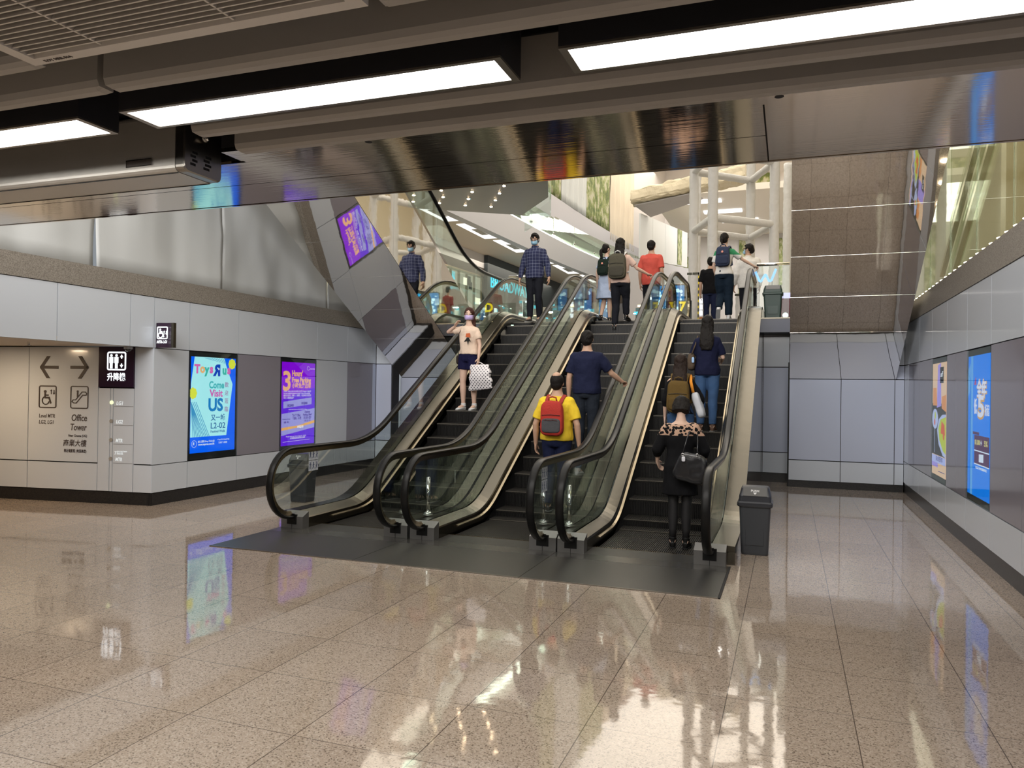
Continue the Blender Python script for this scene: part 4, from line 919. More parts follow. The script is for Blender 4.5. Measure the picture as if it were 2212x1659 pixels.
# shop windows with lit interiors
def shopwin(s0, s1, label, col, e, k, seed):
    t = thing('shop_window', label, 'shop window', tuple(FP.p((s0+s1)/2, 3, 0)), 0, 'lit shop windows along the left side of the mall')
    mb = MB(); abox(mb, FP, s0+.05, s1-.05, 3.1, 5.4, -.048, -.04, 0); mb.build('lit_interior', emis('shop_%d' % seed, col, e), t)
    mb = MB(); n = int((s1-s0)/.55)
    for i in range(n+1): abox(mb, FP, s0+(s1-s0-.05)*i/n, s0+(s1-s0-.05)*i/n+.05, 3, 5.42, -.04, .03, 0)
    abox(mb, FP, s0, s1, 5.36, 5.45, -.04, .03, 0); mb.build('mullions', M['brass'], t)
    rnd = random.Random(seed)
    for j in range(k):
        a = rnd.uniform(s0+.1, s1-.5); z = rnd.uniform(3.9, 5.1); mb = MB(); abox(mb, FP, a, a+rnd.uniform(.15, .4), z, z+rnd.uniform(.08, .35), .0, .02, 0)
        c = rnd.choice([((.75, .95, 1), 2.5), ((1, .9, .7), 2), ((.2, .7, .8), 1.2), ((.03, .03, .03), 0)])
        mb.build('display_item', emis('disp_%s' % str(c), c[0], c[1]), t)
    mb = MB(); abox(mb, FP, s0+.02, s1-.02, 3.05, 5.4, .045, .05); mb.build('glass_pane', M['glass'], t)
shopwin(-6, -2.6, 'warm lit shop window behind the mirror cladding', (.8, .62, .38), .7, 6, 1)
shopwin(-2.5, .9, 'warm lit shop window with slim gold posts left of the dark signboard', (.85, .66, .40), .75, 8, 2)
shopwin(1.0, 3.8, 'shop window with slim gold posts directly beside the dark signboard', (.75, .66, .50), .7, 9, 3)
shopwin(11.3, 15.0, 'far shop window beyond the dark signboard, left of the middle escalator', (.8, .68, .5), .8, 12, 4)
t = thing('shop_signboard', 'dark slate shop signboard with glowing cyan BROADWAY letters', 'sign', tuple(FP.p(7, 5, .1)))
mb = MB(); abox(mb, FP, 3.9, 11.2, 4.6, 6.16, .03, .16, 0); abox(mb, FP, 3.9, 11.2, 3, 3.5, .03, .12, 0); mb.build('sign_backing', M['dark'], t)
mb = MB(); FP.text(mb, 'BROADWAY', 4.15, 5.12, .56, .17, bold=.012, ext=.006, fit=3.35); mb.build('sign_letters', emis('cyan_sign', (0, .62, .85), 1.6), t)
mb = MB(); abox(mb, FP, 4.0, 11.1, 3.5, 4.6, .02, .03, 0); mb.build('shop_opening', emis('shop_teal', (.06, .12, .12), .8), t)
rnd = random.Random(5)
for i in range(34):
    a = rnd.uniform(4.0, 10.8); z = rnd.uniform(3.9, 4.75); mb = MB(); abox(mb, FP, a, a+rnd.uniform(.1, .45), z, z+rnd.uniform(.05, .22), .04, .08, 0)
    c = rnd.choice([((.75, .95, 1), 3.), ((.1, .55, .7), 1.6), ((.9, 1, .95), 2.2), ((.02, .02, .02), .1)]); mb.build('lit_display', emis('disp_%s' % str(c), c[0], c[1]), t)
# walkway ceiling with recessed lights
c = MB(); ys = [13+i*1.0 for i in range(27)]
R = [[(-10+(y-20)*TD-.05, y, 6.17), (XC(y)-.02, y, 6.17), (XC(y)-.02, y, 6.3), (-10+(y-20)*TD-.05, y, 6.3)] for y in ys]; c.rings(R)
struct(c.build('ceiling_walkway', M['beige']))
rl0 = None
for i, y in enumerate((15.2, 17.7, 20.2, 22.6, 25.0, 27.5, 30.0, 32.5)):
    x = XC(y)-.45
    lb = 'recessed bright rectangular light with louvre in the walkway ceiling, number %d from the camera' % (i+1)
    if rl0 is None:
        t = thing('recessed_light', '', 'ceiling light', (x, y, 6.17), 0, 'recessed rectangular lights in the walkway ceiling'); rl0 = t
        mb = MB(); mb.box((x-.26, y-1.05, 6.155), (x+.26, y+1.05, 6.168)); mb.build('light_recess', emis('recess_light', (1, .98, .93), 1.25), t)
        mb = MB(); mb.box((x-.10, y-.35, 6.146), (x+.10, y+.45, 6.156)); g_ = mb.build('louvre_plate', mat('louvre_grey', (.42, .40, .36), .5), t)
    else: copytree(rl0, (x, y, 6.17), '')
nm_ = ['nearest', 'second', 'third', 'fourth', 'fifth', 'sixth', 'seventh', 'farthest']
for o, n_ in zip([o for o in bpy.data.objects if o.name.startswith('recessed_light')], nm_): o['label'] = '%s recessed rectangular light along the beige walkway ceiling left of the plaid shirt man' % n_
# balcony edge, cove, glass, upper band
def band(nm, Xf, z0, z1, th, m, y0=14, y1=40, parent=None, off=0, n=40):
    R = []
    for i in range(n+1):
        y = y0+(y1-y0)*i/n; x = Xf(y)+off; R.append([(x-th, y, z0), (x, y, z0), (x, y, z1), (x-th, y, z1)])
    mb = MB(); mb.rings(R); return mb.build(nm, m, parent)
struct(band('trim_3', XC, 6.1, 6.86, .25, mat('balcony_fascia', (.52, .52, .55), .45)))
cv_ = thing('cove_light', 'long curved cove light glowing on top of the pale balcony edge', 'ceiling light', (XC(22), 22, 6.86))
band('light_strip', XC, 6.862, 6.90, .10, emis('cove_strip', (1, .98, .9), 2.6), parent=cv_)
struct(band('wall_balcony', XC, 6.87, 7.7, .1, mat('balcony_wall', (.62, .66, .60), .5), off=-.9))
area('cove_lamp', (XC(21)-.45, 21, 7.45), (0, 0, -math.radians(3.5)), .3, 12, 120, (.9, 1, .92)); area('cove_lamp', (XC(31)-.5, 31, 7.45), (0, 0, -math.radians(12)), .3, 8, 90, (.9, 1, .92))
bg_ = thing('glass_balustrade', 'curved clear glass balustrade with small round fixings on the pale balcony edge', 'glass screen', (XC(22), 22, 6.9))
for i in range(12):
    y = 15+i*2.0; band('glass_panel', XC, 6.88, 7.62, .012, M['glassg'], y+.02, y+1.98, bg_, -.01, 4)
    mb = MB(); mb.ell((XC(y)+.01, y, 7.0), (.03, .04, .04), n=8, m=6); mb.build('glass_fixing', M['steeld'], bg_)
struct(band('trim_4', X3, 7.55, 8.3, .3, mat('balcony_fascia_upper', (.50, .49, .53), .5)))
struct(band('wall_upper', X3, 8.3, 13.2, .1, M['wallw'], off=-.25))
# banners on the upper wall
def banner(nm, lb, y0, y1, z0, z1, m, amp, cat, ny=16):
    mb = MB(); vs = []; n = ny*2; k = 14
    for i in range(n+1):
        for j in range(k+1):
            y = y0+(y1-y0)*i/n; z = z0+(z1-z0)*j/k; vs.append((X3(y)-.04+amp*math.sin(i*1.9)+amp*noise.noise((y*2, z, 3)), y, z))
    fs = [(i*(k+1)+j, i*(k+1)+j+1, (i+1)*(k+1)+j+1, (i+1)*(k+1)+j) for i in range(n) for j in range(k)]
    mb.add(vs, fs); o = mb.build(nm, m, smooth=True); md = o.modifiers.new('s', 'SOLIDIFY'); md.thickness = .02; return tag(o, lb, cat)
banner('leaf_banner', 'green leaf print banner farther left, cut off by the steel soffit', 23.9, 25.8, 8.32, 12.6, M['leaf'], .01, 'banner')
banner('white_curtain', 'white pleated curtain between the two green leaf banners', 25.85, 28.5, 8.31, 12.6, M['cloth'], .04, 'curtain', 24)
banner('leaf_banner', 'tall green leaf print banner above the woman with the olive backpack', 28.55, 31.4, 8.31, 12.6, M['leaf'], .01, 'banner')
banner('cream_curtain', 'cream pleated curtain lit warm at its right edge, next to the tall leaf banner', 31.45, 34.6, 8.0, 12.4, mat('cream_sheet', (.66, .58, .47), .7), .05, 'curtain', 24)
# ceiling of the mall, far wall, right wall
cm = MB(); cm.box((-12, 14.2, 13.2), (9, 41, 13.4), 0); struct(cm.build('ceiling_mall', M['beige']))
cm = MB(); cm.box((-16, -8, 8.9), (9, 14.2, 9.1), 0); cm.box((-16, 14.1, 8.9), (9, 14.2, 13.4)); struct(cm.build('ceiling_void', mat('void_ceiling', (.5, .46, .40), .7)))
fwm = MB(); fwm.box((-14, 40, 3), (9, 40.3, 13.3), 0); struct(fwm.build('wall_end', M['wallw']))
sw = MB(); sw.box((7.0, -8, 2.9), (7.3, 41, 13.3)); struct(sw.build('wall_mall_right', mat('mall_gold_wall', (.46, .42, .31), .45)))
for i, (x0, x1, z0, z1, lb) in enumerate(((-3.7, -.6, 10.4, 12.6, 'dark green leaf mural high on the far end wall behind the wrapped frame'), (-2.45, -1.95, 6.5, 9.6, 'narrow leaf print panel low on the far end wall behind the wrapped frame'), (-.9, -.2, 7.0, 9.3, 'narrow leaf print strip on the far end wall, right of the wrapped frame'), (-5.6, -4.9, 6.0, 8.6, 'narrow leaf print strip beside the grey hoarding'))):
    mb = MB(); mb.box((x0, 39.9, z0), (x1, 39.99, z1)); tag(mb.build('leaf_mural', M['leaf']), lb, 'mural')
# canopy with downlights
cp = thing('canopy_soffit', 'grey canopy underside dotted with warm downlights at the top centre', 'canopy', (-6.5, 16, 5.95))
mb = MB(); pts = [(-8.75, 14.3), (-4.6, 14.6), (-5.10, 16.25), (-6.25, 17.75), (-8.75, 16.2)]
mb.add([(x, y, 5.95) for x, y in pts]+[(x, y, 6.09) for x, y in pts], [(4, 3, 2, 1, 0), (5, 6, 7, 8, 9)]+[(i, (i+1) % 5, (i+1) % 5+5, i+5) for i in range(5)]); mb.build('soffit_panel', mat('canopy_grey', (.42, .42, .41), .4), cp)
for (ax, ay), (bx_, by) in (((-4.55, 14.6), (-5.05, 16.3)), ((-5.05, 16.3), (-6.2, 17.85))):
    mb = MB(); mb.hexa([(ax, ay, 5.55), (bx_, by, 5.55), (bx_-.012, by, 5.55), (ax-.012, ay, 5.55), (ax, ay, 6.2), (bx_, by, 6.2), (bx_-.012, by, 6.2), (ax-.012, ay, 6.2)]); mb.build('glass_skirt', M['glass'], cp)
dl0 = None
for x, y in [(-7.35, 15.54), (-7.67, 16.02), (-7.15, 15.02), (-6.55, 15.32), (-6.87, 15.86), (-7.18, 16.4), (-6.02, 15.6), (-6.33, 16.15), (-6.65, 16.7), (-5.71, 15.06), (-7.91, 15.2), (-8.2, 15.73), (-6.36, 14.83)]:
    if dl0 is None:
        dl0 = thing('downlight', 'small warm round downlight in the grey canopy underside at the top centre', 'ceiling light', (x, y, 5.95), 0, 'warm downlights in the canopy')
        mb = MB(); mb.ell((x, y, 5.945), (.035, .035, .02), n=12, m=6); mb.build('bulb', emis('warm_spot', (1, .72, .45), 30), dl0)
        mb = MB(); mb.cyl((x, y), .06, 5.943, 5.9495, n=16); mb.build('trim_ring', M['chrome'], dl0)
    else: copytree(dl0, (x, y, 5.95), dl0['label'])
# ---------------------------------------------------------------- wrapped frame tower
tw = thing('wrapped_frame', 'tall white sheet wrapped scaffold frame standing in the atrium', 'scaffold', (-1.4, 20.3, 3))
PT = [(-2.42, 20.5), (-1.79, 19.0), (-1.05, 21.8), (-.40, 20.2)]
def wrapped(mb, a, b, w, seed):
    a, b = Vector(a), Vector(b); t = (b-a).normalized(); s = t.cross(Vector((.12, .3, 1)) if abs(t.z) < .5 else Vector((1, .4, 0))).normalized(); u = s.cross(t); R = []; n = max(4, int((b-a).length/.09))
    for i in range(n+1):
        p = a+(b-a)*i/n; ring = []
        for k in range(12):
            q = 2*PI*k/12; c_, s_ = math.cos(q), math.sin(q); m_ = w/2/max(abs(c_), abs(s_))*.92
            m_ *= 1.05+.06*noise.noise((i*.35+seed, k*.9, seed))-.45*max(0, .14-abs(noise.noise((i*.5+k*.6+seed, k*.8, seed+9))))-.45*max(0, .14-abs(noise.noise((i*.9-k*.8+seed, k*1.2, seed+4)))); ring.append(p+s*c_*m_+u*s_*m_)
        R.append(ring)
    mb.rings(R)
for i, (x, y) in enumerate(PT):
    mb = MB(); wrapped(mb, (x, y, 2.99), (x, y, 8.7), .23, i*5); mb.build('wrapped_post', M['drape'], tw, smooth=True)
for z in (5.88, 7.45):
    for a, b in ((0, 1), (1, 3), (3, 2), (2, 0)):
        mb = MB(); dz = .0; wrapped(mb, (*PT[a], z+dz), (*PT[b], z+dz), .17, z+a*3); mb.build('wrapped_beam', M['drape'], tw, smooth=True)
for i, (x, y, h, lb) in enumerate(((-2.15, 18.4, 4.45, 'low white wrapped post with black and yellow tape, left of the girl in green'), (-1.72, 18.0, 3.85, 'short white wrapped post with hazard tape behind the girl in green'), (-1.05, 18.2, 3.9, 'short white wrapped post with hazard tape beside the white shirt man'), (-2.75, 24, 8.6, 'tall white wrapped column far behind the wrapped frame'), (-.1, 24.5, 8.6, 'tall white wrapped column far behind, right of the wrapped frame'))):
    t = thing('wrapped_column', lb, 'column', (x, y, 3)); mb = MB(); wrapped(mb, (x, y, 2.99), (x, y, h), .26, i*7+3); mb.build('sheet_wrap', M['drape'], t, smooth=True)
    if i < 3:
        mb = MB(); mb.box((x-.14, y-.142, h-.05), (x+.14, y-.13, h)); mb.box((x+.115, y-.142, 2.992), (x+.14, y-.13, h)); mb.build('hazard_tape', mat('hazard_tape_black', (.03, .03, .01), .5), t)
        mb = MB(); z = 3.05
        while z < h-.05: mb.box((x+.114, y-.146, z), (x+.141, y-.14, z+.06)); z += .14
        mb.build('tape_yellow', mat('tape_yellow', (.7, .55, .02), .5), t)
# draped beam and hoarding
t = thing('draped_beam', 'wide beam wrapped in crumpled cream sheets crossing from the cream curtain to the frame', 'beam', (-4, 27, 8.6))
mb = MB(); R = []
sg_ = lambda v, p: math.copysign(abs(v)**p, v)
for i in range(61):
    q = i/60; x = -5.4+3.9*q; zb = 8.36+.60*q; zt = 8.86+.66*q; y = 27+.2*q; ring = []
    for k in range(28):
        a = 2*PI*k/28; n1 = noise.noise((q*9, k*.45, 1)); n2 = noise.noise((q*22, k*.9, 5))
        ring.append((x+.03*n2, y+.4+.45*sg_(math.cos(a), .45)*(1+.10*n1)+.03*n2, (zb+zt)/2+(zt-zb)/2*sg_(math.sin(a), .45)*(1+.28*n1-.5*max(0, .2-abs(noise.noise((q*14+k*.4, k*.5, 3)))))+.035*n2))
    R.append(ring)
mb.rings(R); mb.build('crumpled_sheet', mat('cream_wrap', (.66, .58, .42), .5, bump=.9, bscale=6), t)
mb = MB(); mb.hexa([(-5.3, 27.2, 8.30), (-3.2, 27.3, 8.62), (-3.0, 28.2, 8.62), (-4.9, 28.3, 8.1), (-5.3, 27.2, 8.34), (-3.2, 27.3, 8.66), (-3.0, 28.2, 8.66), (-4.9, 28.3, 8.14)]); mb.build('under_board', mat('grey_board', (.42, .40, .40), .6), t)
t = thing('grey_hoarding', 'grey panelled hoarding running back from the cream curtain to the wrapped frame', 'hoarding', (-4.8, 30, 6))
HP = PL((-5.0, 28, 0), dd, (0, 0, 1))
for i, (a, b) in enumerate(((-.9, 1.0), (1.03, 3.2), (3.23, 5.6), (5.63, 8.0))):
    z = lambda s: 8.1+.115*s; zb = lambda s: 6.5+.115*s
    mb = MB(); HP.poly(mb, [(a, zb(a)), (b, zb(b)), (b, z(b)), (a, z(a))], .0, .05); mb.build('hoarding_panel', M['cloth'] if i != 9 else M['leaf'], t)
mb = MB(); HP.poly(mb, [(5.7, 7.2), (6.6, 7.3), (6.6, 8.85), (5.7, 8.75)], .02, .01); mb.build('leaf_strip', M['leaf'], t)
mb = MB(); R = [[(HP.p(s, 3.0, 0)), (HP.p(s, 3.0, .06)), (HP.p(s, 6.45+.115*s, .06)), (HP.p(s, 6.45+.115*s, 0))] for s in (-3, 0, 4, 8, 11)]; mb.rings(R); mb.build('lower_board', mat('lavender_board', (.48, .48, .52), .5), t)
# walkway lights far side (ceiling of the far deck)
for i, (x, y, z, lb) in enumerate(((-4.3, 32, 9.49, 'far left'), (-3.6, 34, 9.49, 'far middle'), (-3.0, 36, 9.49, 'farthest'))):
    mb = MB(); mb.hexa([(x, y, z), (x+1.6, y, z), (x+1.6, y+.5, z), (x, y+.5, z), (x, y, z+.05), (x+1.6, y, z+.05), (x+1.6, y+.5, z+.05), (x, y+.5, z+.05)]); tag(mb.build('rectangular_light', emis('panel_light', (1, .98, .95), 1.6)), 'white rectangular light panel behind the draped beam, the %s one' % lb, 'ceiling light')
cd_ = MB(); cd_.box((-5.4, 31, 9.55), (2.5, 39.95, 9.8)); struct(cd_.build('ceiling_far_deck', mat('deck_soffit_paint', (.80, .74, .66), .5)))
# LED screens, counter lights, neon letter, rails
def screen(x0, x1, z0, z1, y, lb):
    t = thing('led_screen', lb, 'screen', ((x0+x1)/2, y, 3)); P = PL((x0, y, z0), (1, 0, 0), (0, 0, 1)); w, h = x1-x0, z1-z0
    mb = MB(); mb.box((x0-.03, y+.001, 2.99), (x1+.03, y+.06, z1+.03)); mb.build('screen_frame', M['fixture'], t)
    mb = MB(); P.rect(mb, 0, 0, w, h, .002, .002); mb.build('display', emis('screen_blue', (.04, .25, .6), 1.1), t)
    mb = MB(); rnd = random.Random(int(x0*100))
    for i in range(9): P.disc(mb, rnd.uniform(.05, w-.05), rnd.uniform(.08, h-.05), rnd.uniform(.015, .05), .004, .002, n=10)
    mb.build('picture_highlights', emis('screen_white', (.55, .85, 1), 1.8), t)
screen(-3.16, -2.88, 3.5, 4.26, 19, 'glowing blue display screen seen through the left glass of the middle pair')
screen(-2.68, -2.44, 3.5, 4.26, 19, 'glowing blue display screen with dark frame beside the wrapped frame base')
t = thing('counter_lights', 'stack of three glowing white counter strips above a wooden base', 'counter', (-2.1, 19, 3))
mb = MB(); mb.box((-2.2, 19.05, 2.99), (-2.0, 19.2, 4.1)); mb.build('counter_body', M['wallw'], t)
for i in range(3): mb = MB(); mb.box((-2.19, 19.0, 3.52+i*.15), (-2.01, 19.04, 3.62+i*.15)); mb.build('light_bar', emis('bar_white', (.9, .97, 1), 2), t)
mb = MB(); mb.box((-2.2, 19.0, 3.3), (-2.0, 19.04, 3.48)); mb.build('wood_slats', mat('warm_wood', (.5, .22, .10), .5), t)
t = thing('neon_letter', 'glowing blue neon letter W behind the upper glass rail', 'sign', (-.44, 15.6, 3.78)); P = PL((-.66, 15.6, 3.80), (1, 0, 0), (0, 0, 1))
mb = MB(); pts = [(.02, .20), (.09, .03), (.12, .02), (.20, .16), (.27, .02), (.31, .03), (.39, .24)]; P.line(mb, fillet(pts, .04, 4), .042, .01, .02); mb.build('neon_tube', emis('neon_blue', (.22, .50, 1), 1.3), t)
mb = MB(); mb.box((-.58, 15.60, 3.0), (-.57, 15.61, 3.86)); mb.box((-.34, 15.60, 3.0), (-.33, 15.61, 3.86)); mb.build('stand', M['fixture'], t)
t = thing('maroon_board', 'maroon kiosk board with round white badges behind the dark green bin', 'kiosk', (-.05, 16.3, 3))
mb = MB(); mb.box((-.28, 16.3, 2.99), (1.2, 16.4, 3.56)); mb.build('board', mat('maroon', (.13, .012, .02), .4), t)
P = PL((-.28, 16.299, 3), (1, 0, 0), (0, 0, 1))
for a, b in ((.07, .12), (.19, .22), (.30, .10)): mb = MB(); P.disc(mb, a, b, .055, .003, .003); mb.build('round_badge', emis('badge_white', (.85, 1, .95), 1.1), t)
mb = MB(); mb.box((-.28, 16.35, 3.56), (1.2, 16.5, 3.68)); mb.build('lit_counter_top', emis('lilac_light', (.75, .72, 1), .9), t)
t = thing('glass_barrier', 'glass barrier with chrome top rail on the upper floor beside the right mirror cladding', 'barrier', (-.3, 15.0, 3))
mb = MB(); mb.tube([(-.60, 15.0, 4.05), (-.02, 15.0, 4.05)], .03, n=12); mb.build('top_rail', M['chrome'], t, smooth=True); mb = MB(); mb.box((-.60, 14.995, 2.996), (-.02, 15.005, 4.02)); mb.build('glass_panel', M['glassc'], t)
t = thing('glass_barrier', 'short glass barrier with thick chrome top rail left of the plaid shirt man', 'barrier', (-5.9, 16.0, 3))
mb = MB(); mb.tube([(-6.25, 16.9, 4.30), (-5.62, 16.9, 4.30)], .035, n=12); mb.build('top_rail', M['chrome'], t, smooth=True); mb = MB(); mb.box((-6.25, 16.895, 3.0), (-5.62, 16.905, 4.27)); mb.build('glass_panel', M['glassg'], t)
def yellowsign(x, y, z, txt, lb, s=.3):
    P = PL((x, y, z), (1, 0, 0), (0, 0, 1)); t = thing('yellow_sign', lb, 'sign', (x, y, 3)); mb = MB(); P.text(mb, txt, 0, 0, s, .01, bold=.03, ext=.01); mb.build('sign_letter', emis('yellow_neon', (1, .72, .0), 1.5), t)
    mb = MB(); mb.box((x-.02, y+.02, 2.99), (x+.27, y+.04, z+s*.8)); mb.build('sign_support', M['dark'], t)
yellowsign(-8.2, 20.2, 3.85, 'D', 'glowing yellow round letter seen through glass left of the escalator newel', .35)
yellowsign(-5.9, 20.1, 3.62, 'E', 'glowing yellow letter E seen through glass between the left and middle escalators', .32)
yellowsign(-2.32, 17.2, 3.45, '7', 'small glowing yellow sign through the glass of the right escalator', .28)
# blurred bright goods on stands across the mall floor
rnd = random.Random(11); k0 = 0
for i in range(9):
    x = -8.0+i*.72+rnd.uniform(-.2, .2); y = 21.5+rnd.uniform(-1, 2.5)
    t = thing('display_stand', 'mall display stand with lit goods, ' + ['behind the mirror reflection', 'left of the yellow round letter', 'right of the yellow round letter', 'below the cyan sign', 'left of the plaid shirt man', 'behind the plaid shirt man', 'behind the yellow letter E', 'left of the girl in the blue dress', 'behind the girl in the blue dress'][i], 'display stand', (x, y, 3))
    mb = MB(); mb.box((x-.25, y-.2, 2.99), (x+.25, y+.2, 3.75)); mb.box((x-.22, y+.1, 3.75), (x+.22, y+.14, 4.25)); mb.build('stand_body', mat('stand_%d' % (i % 3), [(.05, .06, .06), (.35, .33, .28), (.10, .16, .17)][i % 3], .4), t)
    for j in range(7):
        a = x+rnd.uniform(-.24, .18); z = rnd.uniform(3.5, 4.3); mb = MB(); mb.box((a, y-.22, z), (a+rnd.uniform(.04, .16), y-.2, z+rnd.uniform(.03, .10)))
        c = rnd.choice([((.8, .97, 1), 3.), ((1, .8, .5), 2), ((.1, .55, .65), 1.4)]); mb.build('lit_item', emis('disp_%s' % str(c), c[0], c[1]), t)
# right void: columns behind the glass
for i, (x, y, w_, c, lb) in enumerate(((3.2, 18.5, .5, (.55, .55, .46), 'pale green column nearest the mirror cladding behind the right glass'), (3.6, 15.8, .35, (.60, .50, .30), 'golden column second behind the right glass'), (3.9, 13.6, .6, (.30, .30, .24), 'dark olive column behind the right glass'), (4.0, 11.4, .35, (.62, .52, .32), 'golden column nearest the photo edge behind the right glass'))):
    mb = MB(); mb.box((x, y, 2.99), (x+w_, y+w_, 8.9)); tag(mb.build('mall_column', mat('col%d' % i, c, .35)), lb, 'column')
t = thing('upper_escalator_truss', 'gold trimmed escalator side sloping up behind the right glass', 'escalator', (3, 12, 3))
for j, o_ in enumerate((0, .75)):
    mb = MB(); mb.hexa([(2.6, 16, 3.1+o_), (2.68, 16, 3.1+o_), (2.68, 16, 3.2+o_), (2.6, 16, 3.2+o_), (2.6, 8, 7.7+o_), (2.68, 8, 7.7+o_), (2.68, 8, 7.8+o_), (2.6, 8, 7.8+o_)]); mb.build('gold_trim', M['brass'], t)
mb = MB(); mb.hexa([(2.7, 16, 3.2), (2.72, 16, 3.2), (2.72, 16, 3.85), (2.7, 16, 3.85), (2.7, 8, 7.8), (2.72, 8, 7.8), (2.72, 8, 8.45), (2.7, 8, 8.45)]); mb.build('side_panel', M['glassg'], t)
# ================================================================ PEOPLE
def V3(*a): return Vector(a)
def remesh(name, mb, m, parent, vox, smooth=3, mats=None, noise_amp=0, nscale=9, seed=0, factor=.5):
    """fuse overlapping closed pieces into one continuous surface"""
    me = bpy.data.meshes.new('tmp'); me.from_pydata(mb.v, [], mb.f); me.update()
    bm = bmesh.new(); bm.from_mesh(me); bmesh.ops.recalc_face_normals(bm, faces=bm.faces); bm.to_mesh(me); bm.free()
    o = bpy.data.objects.new('tmp', me)
    r = o.modifiers.new('r', 'REMESH'); r.mode = 'VOXEL'; r.voxel_size = vox; r.use_smooth_shade = True
    if smooth: s = o.modifiers.new('s', 'SMOOTH'); s.iterations = smooth; s.factor = factor
    n = evaluated(o); n.name = name
    bpy.data.objects.remove(o); bpy.data.meshes.remove(me)
    if noise_amp:
        nrm_ = [v.normal.copy() for v in n.vertices]; cos_ = [v.co.copy() for v in n.vertices]; out_ = []
        for c, vn in zip(cos_, nrm_):
            k = noise.noise((c.x*nscale+seed, c.y*nscale, c.z*nscale*.8)); k2 = noise.noise((c.x*nscale*2.3+seed, c.y*nscale*2.3, c.z*nscale*1.5+4)); out_.extend(c+vn*(k*noise_amp+k2*noise_amp*.5))
        n.vertices.foreach_set('co', out_)
    n.materials.clear(); n.materials.append(m); n.polygons.foreach_set('use_smooth', [True]*len(n.polygons)); n.update()
    ob = bpy.data.objects.new(name, n); COL.objects.link(ob); ob.parent = parent
    return ob
def local(mb, name, m, parent, smooth=False):
    me = bpy.data.meshes.new(name); me.from_pydata(mb.v, [], mb.f)
    for q in (m if isinstance(m, (list, tuple)) else [m]): me.materials.append(q)
    me.polygons.foreach_set('material_index', mb.m)
    if smooth: me.polygons.foreach_set('use_smooth', [True]*len(me.polygons))
    me.update(); o = bpy.data.objects.new(name, me); COL.objects.link(o); o.parent = parent; return o
SKIN = mat('skin', (.52, .32, .22), .5); SKIN2 = mat('skin_pale', (.62, .42, .32), .5)
HAIR = mat('black_hair', (.009, .007, .006), .6, bump=.35, bscale=90, spec=.2); HAIRB = mat('dark_brown_hair', (.045, .014, .009), .6, bump=.35, bscale=90, spec=.25)
MALE = [(.82, .150, .105), (.92, .162, .115), (1.02, .150, .105), (1.12, .150, .105), (1.24, .170, .115), (1.33, .180, .112), (1.395, .145, .090), (1.435, .075, .065), (1.49, .056, .058), (1.54, .050, .055)]
FEM = [(.82, .150, .105), (.92, .158, .112), (1.02, .125, .092), (1.10, .118, .088), (1.22, .140, .110), (1.31, .150, .105), (1.375, .125, .082), (1.42, .062, .056), (1.48, .046, .048), (1.54, .044, .048)]
